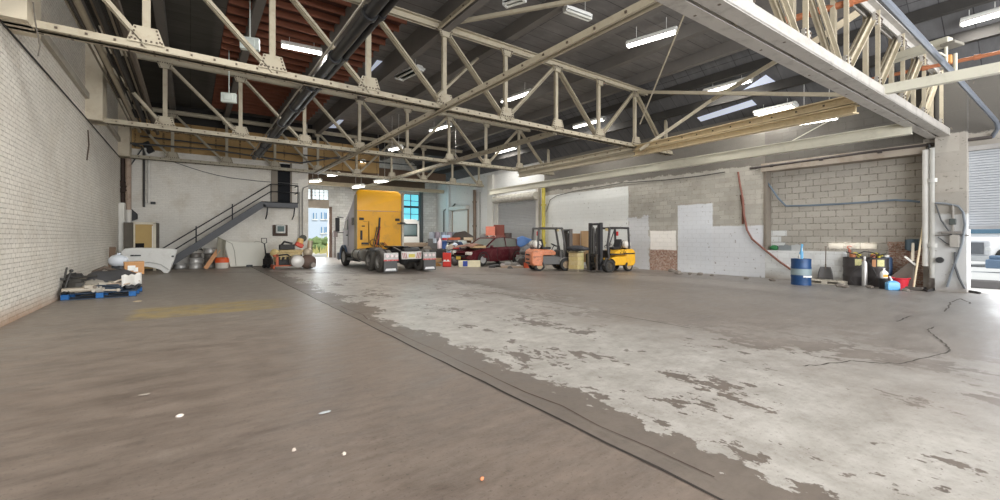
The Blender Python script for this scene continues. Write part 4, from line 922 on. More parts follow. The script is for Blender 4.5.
b = MB(); b.bb((-.22,-.2,0), (.22,.2,.36)); bb_ = b.build('carton', cardboard, t, bevel=.006)
b = MB(); b.bb((-.225,-.205,.345), (.0,.205,.365)); b.bb((.01,-.205,.345), (.225,.205,.368)); b.build('flap', M(202, 156, 108, .8), t, smooth=0)
b = MB(); b.bb((-.15,-.207,.12), (.02,-.2,.26)); b.bb((-.02,-.207,.08), (.08,-.2,.2)); b.build('paper_label', white, t, smooth=0)
b = MB(); b.box((.42, .2, .27), (.6, .6, .54)); solo(b, 'black_crate', M(44, 44, 46, .6), L(.02, .12, .0+.2), 'dark crate under the cardboard box on the blue pallet', 'crate', bevel=.02) if False else None
b = MB(); b.bb((-.4,-.25,0), (.4,.25,.34)); b.tube([(-.4,-.2,.34),(0,-.22,.38),(.4,-.2,.34)], .05); solo(b, 'engine_cradle', M(50, 50, 52, .6, .1, .2), L(.36, .28, .2), 'dark engine cradle under the cardboard box', 'car part', bevel=.03)
t = thing('rubbish_bag', 'white tied rubbish bag resting on dark bag behind the pallet', 'bag', (-1.95, 19.0, 0))
b = MB(); b.ball((0,0,.36), (.6,.5,.8), 14, 10, .06); b.build('dark_bag', M(60, 62, 66, .4, 0, .15), t)
b = MB(); b.ball((0,-.02,.86), (.52,.46,.42), 14, 10, .05); b.cyl((0,-.02,1.02), (.02,-.02,1.12), .03, .06, 8); b.build('white_bag', M(214, 220, 228, .4, 0, .06), t)
b = MB(); b.box((0,0,.62), (.2,.06,1.24), ry=.04); solo(b, 'wooden_board', M(112, 92, 76, .8, 0, .2), (XL+.2, 23.4, 0), 'dark weathered board leaning upright against the left brick wall', 'board', bevel=.005)

# white hood side of a lorry standing on edge
t = thing('truck_hood', 'white lorry hood panel with wheel arch standing behind the blue pallet', 'vehicle part', (-2.32, 24.7, 0), -.1)
t.scale = (.8, 1, .86)
prof = [(-.15, 1.18), (.0, 1.34), (.35, 1.38), (1.2, 1.36), (2.1, 1.31), (2.32, 1.24), (2.2, .75), (1.98, .12), (1.9, .0), (1.72, .02), (1.6, .16), (1.3, .3), (.95, .38), (.5, .34), (.2, .2), (0, .0), (-.15, .1)]
b = MB(); n_ = len(prof); cx = sum(p[0] for p in prof)/n_; cz = .75
b.loft([[(x, 0, z) for x, z in prof], [(cx+(x-cx)*.98, -.16, cz+(z-cz)*.98) for x, z in prof]]); b.build('panel', M(226, 226, 222, .4, 0, .05, 1.5, (170, 165, 150), .25), t, smooth=30, bevel=.03)
b = MB(); b.tube([(.1,-.2,.5), (.6,-.2,.58), (1.1,-.2,.62), (1.6,-.2,.48), (1.95,-.2,.2)], .02); b.build('arch_crease', M(190, 190, 186), t)
for c_, d_ in (((.35,-.2,.98), (.14,.06,.07)), ((.58,-.2,.98), (.28,.06,.06)), ((2.12,-.2,.9), (.1,.06,.08))): MB().box(c_, d_).build('latch', steel_dark, t, bevel=.01)
# tan cabinet in the corner
t = thing('tan_cabinet', 'tall cabinet with tan front and square black recess in the left corner', 'cabinet', (-2.1, 27.3, 0), -.1)
t.scale = (.66, 1, 1)
b = MB(); b.bb((-.7,-.3,0), (1.15,.6,2.35)); b.build('carcass', M(96, 90, 80, .7), t, bevel=.01)
b = MB(); b.bb((-.05,-.36,.1), (1.0,-.3,2.27)); fr = b.build('front_panel', M(188, 160, 104, .7, 0, .08), t, smooth=0)
b = MB(); b.bb((-.02,-.38,.75), (.48,-.355,1.35)); b.build('recess', M(24, 22, 22, .9), fr, smooth=0)
b = MB(); b.bb((-.12,-.4,0), (-.03,-.28,2.35)); b.bb((1.0,-.4,0), (1.16,-.28,2.35)); b.bb((-.12,-.4,2.26), (1.16,-.28,2.37)); b.build('frame', M(218, 210, 190, .6), t, smooth=0)
b = MB(); b.bb((.93,-.37,.2), (1.0,-.34,2.2)); b.build('edge_strip', M(250, 244, 226, .5), t, smooth=0)

# stairs against the back wall
t = thing('steel_staircase', 'dark grey steel staircase with landing climbing the white back wall', 'staircase', (0, YS, 0))
def sw(px, py, off=.95): return aty(px, py, YS-off)
bot = sw(161, 267); top = sw(264, 199.5); lnd = sw(298, 202.5)
bot = Vector((bot.x, 0, .05)); tp = Vector((top.x, 0, 3.55)); lx = lnd.x; zl = 3.62
for off in (.95, .12):
    b = MB(); b.bar((bot.x, -off, bot.z), (tp.x, -off, tp.z), .06, .34); b.bar((tp.x-.03, -off, zl-.1), (lx, -off, zl-.1), .06, .3); b.build('stringer', M(70, 71, 74, .5, .2, .1), t, smooth=0)
for i in range(18):
    q = bot.lerp(tp, (i+.5)/18); b = MB(); b.bb((q.x-.14, -.93, q.z+.02), (q.x+.14, -.14, q.z+.06)); b.build('tread', steel_dark, t, smooth=0)
b = MB(); b.bb((tp.x-.1, -.98, zl), (lx, -.02, zl+.05)); b.build('landing', M(62, 63, 66, .5, .2), t, smooth=0)
rail = M(40, 41, 44, .45, .3, .1)
b = MB()
p0 = Vector((bot.x+.1, -.95, .95)); d0 = Vector((tp.x, -.95, zl+1.0)); k = .5
for h in (0, -.42): b.tube([p0+Vector((-.2,0,h)), Vector((tp.x+.35, -.95, zl+1.05+h)), Vector((lx, -.95, zl+1.05+h)), Vector((lx, -.05, zl+1.05+h))], .03, 8)
b.build('handrail', rail, t)
for xx, zz in ((p0.lerp(d0, .3).x, None), (p0.lerp(d0, .66).x, None), (tp.x+.35, zl), (lx, zl)):
    b = MB()
    if zz is None: fr_ = (xx-bot.x)/(tp.x-bot.x); zz = bot.z+(tp.z-bot.z)*fr_
    b.tube([(xx, -.95, zz), (xx, -.95, zz+1.06)], .03, 8); b.build('rail_post', rail, t)
for xx in (tp.x+.2, lx-.15):
    b = MB(); b.tube([(xx, -.85, zl-.2), (xx, -.5, zl-.7), (xx, -.02, zl-.9)], .035, 8); b.build('support_bracket', rail, t)
p = aty(277.5, 197, YS); q = aty(290, 170, YS)
b = MB(); b.bb((p.x, YS-.05, zl+.05), (q.x, YS, 6.05-.02)); o = struct('door_4', b, M(15, 18, 24, .9), smooth=0)
pj = aty(271, 197, YS)
b = MB(); b.bb((pj.x, YS-.07, zl+.05), (p.x, YS-.01, 6.1)); b.bb((q.x, YS-.07, zl+.05), (q.x+.1, YS-.01, 6.1)); b.build('door_frame', M(132, 124, 112, .7), o, smooth=0)
# air conditioner window
p = aty(272.5, 236, YS); q = aty(287.5, 225, YS)
b = MB(); b.bb((p.x, YS-.06, p.z), (q.x, YS, q.z)); o = struct('window_7', b, M(78, 62, 52, .7), smooth=0)
t = thing('air_conditioner', 'grey window air conditioner set in brown wooden frame on the stair wall', 'air conditioner', ((p.x+q.x)/2, YS-.06, p.z+.12))
w_ = (q.x-p.x)*.62; h_ = q.z-p.z
b = MB(); b.bb((-w_/2, -.2, .05), (w_/2, 0, h_*.78)); b.build('housing', M(196, 198, 194, .5), t, bevel=.015)
b = MB(); b.bb((-w_*.36, -.215, h_*.22), (w_*.36, -.2, h_*.7)); b.build('grille', M(70, 92, 92, .5), t, smooth=0)
b = MB(); b.bb((-w_*.2, -.215, .06), (w_*.2, -.2, .11)); b.build('control_panel', M(226, 222, 210, .5), t, smooth=0)
p = aty(302, 237.5, YS-.1)
b = MB(); b.cyl((0,0,0), (0,-.25,-.05), .14, .22, 14); b.ball((0,0,.05), (.25,.25,.2), 10, 6); solo(b, 'wall_lamp', M(84, 84, 76, .5), p, 'small dark round wall lamp above the engine pallet', 'lamp')
pipe('steel_conduit', 'thin conduit running down the right end of the stair wall', 'pipe', [aty(308, 186, YS-.06), aty(303.5, 188, YS-.06), aty(302.5, 192, YS-.06), aty(302.5, 236, YS-.06)], .035, M(140, 138, 132, .5), 6)
pipe('steel_conduit', 'second thin conduit left of the first at the end of the stair wall', 'pipe', [aty(299.5, 192, YS-.06), aty(299.5, 240, YS-.06)], .03, M(150, 148, 142, .5), 6)

# lorry wheel rims stacked under the stairs
rimm = M(196, 194, 190, .4, .35, .2, 4, (110, 100, 90), .4); rimd = M(120, 116, 110, .5, .4, .25, 4)
def wheel_rim(r=.34, h=.3):
    b = MB(); b.lathe([(r*.5, h*.55), (r*.86, h*.5), (r*.9, h*.94), (r, h), (r*1.02, h*.95), (r*.9, h*.82), (r*.86, h*.55), (r*.9, h*.18), (r*1.02, h*.05), (r, 0), (r*.9, .06*h), (r*.84, h*.45), (r*.5, h*.5), (r*.5, h*.55)], 26); return b
def ms_(i): return [rimm, rimd][i]
rims = [(180.5, 268, 0, .3, .24, rimm, 'single low silver wheel rim lying under the stair foot'),
        (195.5, 268, 0, .31, .28, rimm, 'bottom silver rim of the stack of three under the stairs'), (195.5, 268, .28, .32, .28, rimm, 'middle silver rim of the stack of three under the stairs'), (195.5, 268, .56, .29, .24, rimd, 'dark top rim of the stack of three under the stairs'),
        (210, 267.5, 0, .3, .26, rimd, 'lowest dark rim of the tall stack beside the leaning plank'), (210, 267.5, .26, .3, .26, rimd, 'second dark rim of the tall stack beside the leaning plank'), (210, 267.5, .52, .3, .26, rimd, 'third dark rim of the tall stack beside the leaning plank'), (210, 267.5, .78, .32, .28, rimm, 'bright topmost rim of the tall stack beside the leaning plank')]
for (px, py, z, r, h, mt, lb) in rims:
    g = gnd(px, py); b = wheel_rim(r, h); solo(b, 'lorry_wheel', mt, (g.x, g.y-.3, z), lb, 'wheel rim', group='lorry wheel rims under the stairs')
g = gnd(198, 268); b = MB(); b.tube([(0,0,0), (.12,0,.14), (.3,.05,.05), (.2,.1,.2)], .03); solo(b, 'black_hose', black, (g.x-.1, g.y-.1, .9), 'short black hose lying on the middle rim stack', 'hose')
g = gnd(205.5, 268.6); b = MB(); b.bar((0,-.1,0), (.68,.28,1.12), .19, .05, (0,1,0)); solo(b, 'wood_plank', M(198, 146, 104, .8, 0, .15), (g.x-.02, g.y-.3, .02), 'orange-tan wooden plank leaning on the tall rim stack', 'plank')
g = gnd(221.5, 267.6); t = thing('paint_bucket', 'orange and white bucket drum right of the leaning plank', 'bucket', (g.x, g.y-.45, 0))
b = MB(); b.lathe([(.001,0), (.29,0), (.3,.04), (.3,.3), (.001,.3)], 24); b.build('white_base', M(206, 200, 190, .6, 0, .1), t)
b = MB(); b.lathe([(.001,.3), (.32,.3), (.33,.36), (.31,.5), (.25,.56), (.001,.58)], 24); b.build('orange_top', M(226, 92, 40, .5, 0, .08), t)
# big cream fairing panel
t = thing('cab_fairing', 'large cream side fairing panel standing against the white back wall', 'vehicle part', tuple(gnd(244, 267.3)), -.02)
t.location.z = 0
def fx(px): return (px-244)/244.0*0+ (px-244)*.0465
b = MB(); P_ = [(-13.5, 0.05), (-20, 1.35), (-17, 1.5), (-8, 1.38), (6, 1.36), (22.5, 1.42), (25, 1.2), (23.5, .6), (19, .05)]
b.prism([(x*.0465, z) for x, z in P_], -.05, .05, 'y'); pn = b.build('panel', M(212, 210, 198, .45, 0, .05), t, bevel=.02)
b = MB(); b.tube([(-17*.0465,-.06,1.42), (-12*.0465,-.06,1.3), (-9.5*.0465,-.06,.9), (-8*.0465,-.06,.1)], .014); b.tube([(10*.0465,-.06,1.36), (13*.0465,-.06,1.42), (19*.0465,-.06,1.35)], .014); b.build('panel_crease', M(150, 146, 134), pn)
b = MB(); b.grid(lambda u, v: (-1.18+.36*u-.05*math.sin(v*3), -.12+.1*math.sin(u*PI), .05+1.6*v*(1-.12*u)), 6, 6); b.build('folded_edge', M(136, 132, 116, .5, 0, .15), t, solid=.03)
b = MB(); b.box((.25,-.08,.08), (.3,.06,.1)); b.build('bottom_clip', steel_dark, t)
# black pallet jack, then orange one under the engine
def pallet_jack(label, loc, rz, mt, mt2, name):
    t = thing(name, label, 'pallet jack', loc, rz)
    for s in (-1, 1): b = MB(); b.bb((s*.2-.08, -1.15, .08), (s*.2+.08, 0, .14)); b.build('fork', mt, t, bevel=.01)
    b = MB(); b.bb((-.28, 0, .06), (.28, .12, .5)); b.prism([(-.25, .5), (.25, .5), (.1, .8), (-.1, .8)], 0, .1, 'y'); b.build('pump_housing', mt, t, bevel=.02)
    for x in (-.12, .12): b = MB(); b.cyl((x-.04, .18, .1), (x+.04, .18, .1), .1, n=14); b.build('wheel', black, t)
    b = MB(); b.tube([(0, .15, .35), (0, .3, 1.3)], .03); b.tube([(0, .3, 1.3), (-.16, .31, 1.36), (-.16, .33, 1.58), (.16, .33, 1.58), (.16, .31, 1.36), (0, .3, 1.3)], .02); b.build('handle', mt2, t)
    return t
g = gnd(272.5, 268); pallet_jack('black pallet jack with upright handle beside the cream fairing', (g.x-.15, g.y+.2, 0), math.radians(130), M(48, 46, 46, .5, .2, .2), M(44, 44, 46, .5, .2), 'pallet_jack')
g = gnd(290, 268.5); GX = Vector((g.x, g.y, 0))
b = MB(); b.bb((-.85,-.45,.0), (.95,.4,.06)); b.bb((-.85,-.45,-.12), (-.78,.4,0)); b.bb((.88,-.45,-.12), (.95,.4,0)); b.bb((-.72,-.44,.06), (-.6,-.3,.62)); b.bb((-.84,-.44,.5), (-.6,-.3,.6)); solo(b, 'engine_skid', M(190, 96, 62, .6, 0, .2), (GX.x, GX.y, .15), 'low orange steel skid under the salvaged engine', 'skid', bevel=.01)
t = thing('salvaged_engine', 'salvaged lorry engine with tan block on the orange skid', 'engine', (GX.x, GX.y, .21))
b = MB(); b.box((-.1, 0, .4), (1.3, .55, .5)); b.box((.2, 0, .7), (1.5, .4, .16)); b.build('engine_block', M(190, 168, 120, .6, .1, .2, 5, (80, 66, 50), .6), t, bevel=.05)
b = MB(); b.box((0, -.05, .15), (1.4, .6, .28))
for i in range(6): b.cyl((-.6+.2*i, -.32, .2), (-.55+.2*i, -.34, .42), .06)
b.tube([(-.6,-.35,.5), (-.2,-.4,.55), (.1,-.36,.3), (.5,-.4,.5)], .04); b.build('sump', M(50, 48, 46, .6, .2, .25), t, bevel=.04)
b = MB(); b.box((-.15, 0, .92), (.7, .4, .26)); b.tube([(-.5,-.1,.9), (-.3,-.15,1.2), (.1,-.1,1.1)], .06); b.build('manifold', M(52, 50, 48, .6, .2, .2), t, bevel=.04)
b = MB(); b.ball((-.72,-.1,.62), (.42,.4,.4), 12, 8, .1); b.build('intake_housing', M(206, 186, 130, .6), t)
b = MB(); b.cyl((.42,.0,.98), (.52,-.05,1.36), .2, .14, 14); b.build('yellow_canister', M(222, 180, 110, .5), t)
b = MB(); b.box((.42,-.12,1.02), (.4,.3,.22), ry=.5); b.build('red_cover', M(206, 72, 46, .5), t, bevel=.04)
b = MB(); b.lathe([(.001,-.06), (.24,-.05), (.31,0), (.32,.05), (.32,.5), (.001,.52)], 26, (.22, -.85, .2), 'y'); b.build('silver_tank', M(216, 212, 206, .4, .3, .08), t)
b = MB(); b.ball((.82,-.2,.62), (.5,.45,.5), 12, 8, .1); b.cyl((.95,0,.8), (1.0,0,1.25), .13, n=12); b.build('turbo_casing', M(186, 172, 150, .5, .3, .15), t)
g = gnd(306, 268.3); t = thing('axle_hub', 'rusty brown hub drum lying right of the engine skid', 'vehicle part', (g.x+.05, g.y-.2, 0))
b = MB(); b.ball((0,0,.36), (.85,.6,.72), 16, 10, .05); b.build('drum', M(112, 92, 82, .7, .1, .2), t)
b = MB(); b.cyl((.15,-.25,.2), (.18,-.45,.2), .16, .13, 14); b.build('hub', M(150, 140, 132, .5, .3), t)
# ------------------------------------------------------------------ far-bay salvage
def drum(label, loc, r, h, mt, name='oil_drum', group=None, extras=None, rings=(.33, .66), cat='drum', top=None, dent=0):
    t = thing(name, label, cat, loc, 0, group)
    pr = [(.001, .02), (r*.94, .02), (r*.95, 0), (r, 0), (r, .03)]
    for q in rings: pr += [(r*.985, h*q-.05), (r*1.03, h*q), (r*.985, h*q+.05)]
    pr += [(r, h-.03), (r, h), (r*.95, h), (r*.94, h-.02), (.001, h-.02)]
    b = MB(); b.lathe(pr, 28); b.build('barrel', mt, t)
    b = MB(); b.cyl((r*.55, 0, h-.03), (r*.55, 0, h+.01), .05); b.cyl((-r*.6, 0, h-.03), (-r*.6, 0, h+.005), .03); b.build('bung', top or steel_dark, t)
    return t
for i, px in enumerate((432, 437.5, 443.5, 449.5, 455)):
    g = atd(px, 264, 31.0+.2*i); drum('grey-blue plastic drum in the row along the far white wall', (g.x, g.y, 1.29), .2, .72, M(140+(i % 2)*16, 146, 156, .5, 0, .08), 'plastic_drum', 'grey drums by the far wall')
g = atd(443, 264, 31.2); tb = thing('drum_rack', 'low dark rack carrying the row of grey drums', 'rack', (g.x, g.y, 0), -YAW)
b = MB(); b.bb((-1.2,-.3,1.22), (1.2,.3,1.29)); b.build('shelf', steel_dark, tb, smooth=0)
for x in (-1.1, 1.1):
    for y in (-.25, .25): b = MB(); b.bb((x-.04,y-.04,0), (x+.04,y+.04,1.22)); b.build('leg', steel_dark, tb, smooth=0)
# salvage bench piled with parts, left of the car
def F(px, py, dep): return atd(px, py, dep)
g = F(455, 262, 27.6); bz = thing('salvage_bench', 'dark steel bench buried under salvage left of the red car', 'bench', (g.x, g.y, 0), -YAW)
b = MB(); b.bb((-1.6,-.4,.82), (1.3,.4,.9)); b.build('bench_top', M(72, 66, 60, .7, 0, .2), bz, smooth=0)
for x in (-1.5, 1.2):
    for y in (-.35, .35): b = MB(); b.bb((x-.05,y-.05,0), (x+.05,y+.05,.82)); b.build('leg', steel_dark, bz, smooth=0)
b = MB(); b.bb((-1.5,-.38,.1), (1.2,.38,.5)); b.build('lower_shelf', M(58, 52, 48, .8, 0, .25), bz, bevel=.03)
def item(px, py0, py1, w, dep, col, label, cat, name, shape='box', rough=.6, depth=None, rz=-YAW, jit=.0):
    f_ = 1.06 if (428 <= px <= 469 and dep > 25) else 1.085 if (482 <= px <= 509 and dep > 26.5) else 1
    dep *= f_; w *= f_; lo = F(px, py0, dep)
    if lo.z < .2: lo.z = 0
    elif f_ == 1.06 and lo.z < 1.2: lo.z = .9
    h = (py0-py1)*dep/FOC; d = depth or w*.7; b = MB(); mt = M(*col, rough, 0, .15, 4)
    if shape == 'box': b.bb((-w/2,-d/2,0), (w/2,d/2,h)); b.bb((-w*.42,-d*.52,h*.3), (w*.1,-d*.49,h*.7))
    elif shape == 'bottle': b.lathe([(.001,0), (w*.48,0), (w*.5,.02), (w*.5,h*.6), (w*.18,h*.82), (w*.18,h*.98), (.001,h)], 16)
    elif shape == 'can': b.lathe([(.001,0), (w*.5,0), (w*.5,h*.05), (w*.48,h*.08), (w*.48,h*.92), (w*.5,h*.95), (w*.5,h), (.001,h*.98)], 18)
    elif shape == 'lump': b.ball((0,0,h*.5), (w,d,h), 14, 9, jit or .14); b.ball((w*.3,0,h*.4), (w*.6,d,h*.7), 10, 7, .15)
    elif shape == 'sheet': b.grid(lambda u, v: (w*(u-.5), d*(v-.5)*1.6, h*math.sin(u*PI)**.8*(1-.25*v)+.03*math.sin(u*9+v*4)), 14, 6)
    elif shape == 'wedge': b.prism([(-w/2,0), (w/2,0), (w*.45,h*.4), (w*.1,h), (-w*.3,h*.8)], -d/2, d/2, 'y')
    elif shape == 'slab': b.bb((-w/2,-d/2,0), (w/2,d/2,h))
    return solo(b, name, mt, lo, label, cat, rz, bevel=.015 if shape in ('box', 'wedge', 'slab') else 0, solid=.02 if shape == 'sheet' else 0)
item(462.5, 240, 231, 1.5, 26.6, (54, 47, 42), 'dark bent bonnet arching over the salvage heap', 'car part', 'bent_bonnet', 'wedge', depth=.8)
item(454, 240, 237.6, .75, 26.0, (176, 92, 58), 'orange painted strip under the dark bent bonnet', 'car part', 'orange_strip', 'slab', depth=.4)
item(468.5, 240.5, 237.5, .55, 25.8, (190, 172, 148), 'pale tan tray under the right side of the bent bonnet', 'car part', 'tan_tray', 'slab', depth=.5)
item(440, 247, 236, .32, 25.8, (226, 206, 210), 'pinkish white jug on the salvage bench', 'jug', 'plastic_jug', 'bottle')
item(444.5, 247.5, 240, .30, 25.6, (52, 82, 140), 'blue paint can on the salvage bench', 'can', 'paint_can', 'can')
item(444.5, 240, 238, .31, 25.6, (186, 46, 50), 'red lid tin on top of the blue can', 'tin', 'lid_tin', 'can')
item(446, 238, 235, .5, 26.2, (176, 200, 224), 'pale blue box at the back of the salvage bench', 'box', 'plastic_box', 'box')
item(450, 245, 239.5, .3, 26, (38, 36, 38), 'black rounded bag in the middle of the bench heap', 'bag', 'black_bag', 'lump')
item(455, 246, 240, .34, 25.6, (206, 212, 222), 'crumpled white and silver wrapper on the bench', 'wrapper', 'foil_wrapper', 'lump')
item(460.5, 249, 242, .3, 25.8, (48, 66, 96), 'navy blue cloth bundle on the bench', 'cloth', 'cloth_bundle', 'lump')
item(451, 250, 245, .45, 25.2, (186, 176, 160), 'tan engine cover at the front of the bench heap', 'car part', 'engine_cover', 'wedge')
item(456, 250, 247.5, .4, 25.1, (204, 54, 50), 'red plastic tray at the front edge of the bench', 'tray', 'plastic_tray', 'wedge')
item(466.5, 248, 242, .42, 26, (214, 220, 212), 'white box with dark green patch near the car bonnet', 'box', 'carton', 'box')
item(433, 250, 240, .55, 26, (92, 90, 88), 'grey filing box at the left of the bench', 'box', 'filing_box', 'box')
item(427, 258, 246, .7, 26.5, (84, 74, 62), 'dull brown gearbox behind the mud flap', 'car part', 'gearbox', 'lump')
item(437, 260, 250, 1.0, 25, (48, 46, 46), 'large black crate under the salvage bench front', 'crate', 'black_crate', 'box')
item(434, 262, 258, .9, 24.6, (190, 158, 118), 'tan wooden plank beside the right mud flap', 'plank', 'wood_plank', 'slab', depth=.25)
item(436, 266.2, 262.5, .55, 24.2, (150, 112, 58), 'ochre wooden trestle block on floor by the mud flap', 'block', 'wood_block', 'wedge')
item(454.5, 265, 256, .5, 24.6, (96, 92, 90), 'grey alternator beside the red cabinet', 'car part', 'alternator', 'lump')
item(459, 263, 250, .4, 25, (70, 66, 64), 'dark bumper bracket left of the car front', 'car part', 'bumper_bracket', 'lump')
for (px, py0, py1, w, dep, col, lb, cat, nm, sh) in [
    (435, 243, 238.5, .3, 25.9, (168, 176, 186), 'pale grey-blue bucket at the left end of the bench', 'bucket', 'plastic_bucket', 'can'), (447.5, 246, 241.5, .22, 25.5, (226, 224, 216), 'small white bottle right of the blue can', 'bottle', 'white_bottle', 'bottle'),
    (452.5, 246, 242.5, .26, 25.3, (70, 64, 60), 'dark square battery on the bench front', 'battery', 'car_battery', 'box'), (458, 247.5, 243.5, .26, 25.3, (60, 90, 150), 'bright blue bottle beside the silver wrapper', 'bottle', 'blue_bottle', 'bottle'),
    (463, 246, 242.5, .28, 25.4, (150, 140, 128), 'tan carburettor near the right end of the bench', 'car part', 'carburettor', 'lump'), (469, 243.5, 240, .3, 26.2, (120, 84, 60), 'brown funnel at the right end of the bench', 'funnel', 'oil_funnel', 'can'),
    (441, 251.5, 248.2, .5, 24.9, (66, 62, 60), 'dark exhaust box at the left front of the bench', 'car part', 'exhaust_box', 'wedge'), (448.5, 251, 248, .3, 24.8, (130, 124, 118), 'grey water pump at the front of the bench', 'car part', 'water_pump', 'lump'),
    (431, 266.3, 263, .4, 23.6, (120, 96, 64), 'brown wooden offcut by the right mud flap', 'offcut', 'wood_offcut', 'slab'), (461, 266.5, 263.5, .3, 24.0, (88, 84, 80), 'grey hub on the floor left of the cream box', 'car part', 'wheel_hub_casting', 'lump'),
    (492, 267.2, 265, .35, 23.0, (54, 52, 52), 'flat black drip tray before the car front door', 'tray', 'drip_tray', 'slab'), (510, 268, 265.5, .3, 22.4, (96, 92, 90), 'grey bracket on the tan low board', 'car part', 'iron_bracket', 'wedge'),
    (519.5, 259, 255, .35, 23.4, (140, 136, 132), 'light grey rocker cover beside the stacked engine', 'car part', 'rocker_cover', 'box')]:
    item(px, py0, py1, w, dep, col, lb, cat, nm, sh)
# red cabinet
g = gnd(447, 266.7); t = thing('oil_lift_cabinet', 'bright red steel drum jack cabinet standing left of the car', 'cabinet', (g.x, g.y, 0), -YAW)
b = MB(); b.bb((-.22,-.17,.04), (.22,.17,.78)); b.build('body', M(206, 52, 40, .45, 0, .08), t, bevel=.03)
b = MB(); b.bb((-.2,-.18,.3), (.2,-.168,.34)); b.box((-.1,-.178,.36), (.1,.02,.07)); b.box((.08,-.178,.36), (.1,.02,.07)); b.build('white_marking', white, t, smooth=0)
b = MB(); b.bb((-.23,-.18,0), (.23,.18,.05)); b.build('base', M(150, 34, 30, .5), t, bevel=.01)
b = MB(); b.bb((.0,-.12,.78), (.2,.1,.84)); b.build('blue_lid', M(70, 130, 168, .5), t, bevel=.01)
# cream & blue box on floor
g = gnd(469.5, 267); t = thing('foam_block', 'cream long box with blue centre label on floor before the car', 'box', (g.x, g.y, 0), -YAW+.05)
b = MB(); b.bb((-.6,-.12,0), (.6,.12,.36)); b.build('carton', M(222, 212, 180, .7), t, bevel=.01)
b = MB(); b.bb((-.36,-.125,.04), (-.1,-.119,.34)); b.build('blue_label', M(40, 68, 156, .5), t, smooth=0)
# parts to the right of / around the car
item(478, 248, 245.8, .9, 24.2, (196, 166, 122), 'tan board resting on the car bonnet', 'board', 'wood_board', 'slab', depth=.3)
for (px, py0, py1, w, dep, col, lb, nm, sh) in [
    (497, 267, 264, .5, 23.4, (60, 58, 56), 'black engine mount on floor before the car door', 'engine_mount', 'lump'), (508, 266, 260.5, .5, 23.2, (150, 148, 146), 'silver gearbox casing before the rear wheel', 'gearbox_casing', 'lump'),
    (515, 267, 261.5, .5, 23.0, (120, 116, 112), 'grey axle casting left of the orange forklift', 'axle_casting', 'lump'), (523, 266, 255, .55, 23.2, (76, 74, 74), 'dark stacked engine behind the orange forklift', 'stacked_engine', 'lump'),
    (524, 255, 249, .5, 23.4, (98, 96, 96), 'grey engine head on top of the dark stacked engine', 'cylinder_block', 'lump'), (512, 268, 266, 1.2, 23, (172, 152, 132), 'tan low pallet board under the castings', 'pallet_board', 'slab'),
    (526.5, 267, 262, .3, 22.8, (216, 92, 56), 'small orange can beside the orange forklift', 'orange_can', 'can'), (503, 266.5, 262.5, .35, 23.2, (170, 160, 158), 'pale pump housing near the car rear wheel', 'pump_housing', 'lump'),
    (519, 266, 262.8, .4, 22.8, (206, 204, 202), 'small white cover beside the axle casting', 'white_cover', 'wedge')]:
    item(px, py0, py1, w, dep, col, lb, 'car part', nm, sh)
# shelving stand behind the car carrying red crates
g = F(497, 256, 29.4); t = thing('steel_stand', 'grey steel stand behind the red car holding crates', 'stand', (g.x, g.y, 0), -YAW)
b = MB(); b.bb((-1.1,-.4,1.28), (1.0,.4,1.36)); b.build('shelf', steel_dark, t, smooth=0)
for x in (-1.0, .9):
    for y in (-.35, .35): b = MB(); b.bb((x-.04,y-.04,0), (x+.04,y+.04,1.28)); b.build('leg', steel_dark, t, smooth=0)
item(490.5, 235.5, 226.5, .6, 27.0, (216, 128, 104), 'pale orange crate stacked high behind the car, left one', 'crate', 'orange_crate', 'box')
item(499, 235.5, 225, .68, 27.2, (118, 56, 42), 'rust-red crate stacked high behind the car, right one', 'crate', 'rust_crate', 'box')
item(493, 241, 235.5, .65, 26.9, (108, 60, 54), 'dark red machine under the orange crate', 'machine', 'red_machine', 'wedge')
item(500.5, 241, 235.5, .6, 26.9, (120, 72, 62), 'brown toolbox under the rust-red crate', 'toolbox', 'brown_toolbox', 'box')
item(484, 241, 234, .55, 27.2, (112, 110, 108), 'grey motor at the left end of the stand', 'motor', 'grey_motor', 'lump')
item(507.5, 241, 233, .55, 27.2, (84, 72, 68), 'dark brown drum at the right end of the stand', 'drum', 'brown_canister', 'can')
item(478.5, 246, 242, .35, 25.8, (196, 80, 64), 'small red bottle behind the car bonnet', 'bottle', 'red_bottle', 'bottle')
# blue tarp-covered engine stand
g = F(525, 262, 25.6); t = thing('tarp_covered_machine', 'grey machine half covered by blue tarpaulin near the yellow downpipe', 'machine', (g.x, g.y, 0), -YAW)
b = MB(); b.bb((-.3,-.3,0), (.35,.3,1.5)); b.box((.1,-.3,1.0), (.5,.1,.3)); b.build('machine_body', M(128, 128, 130, .5, .1, .15), t, bevel=.05)
b = MB(); b.grid(lambda u, v: (-.5+1.05*u, -.36-.06*math.sin(u*9)*v, 1.72-.4*abs(u-.3)-v*(.42+.22*math.sin(u*6))), 12, 6); b.build('tarpaulin', M(84, 124, 184, .5, 0, .12), t, solid=.015)
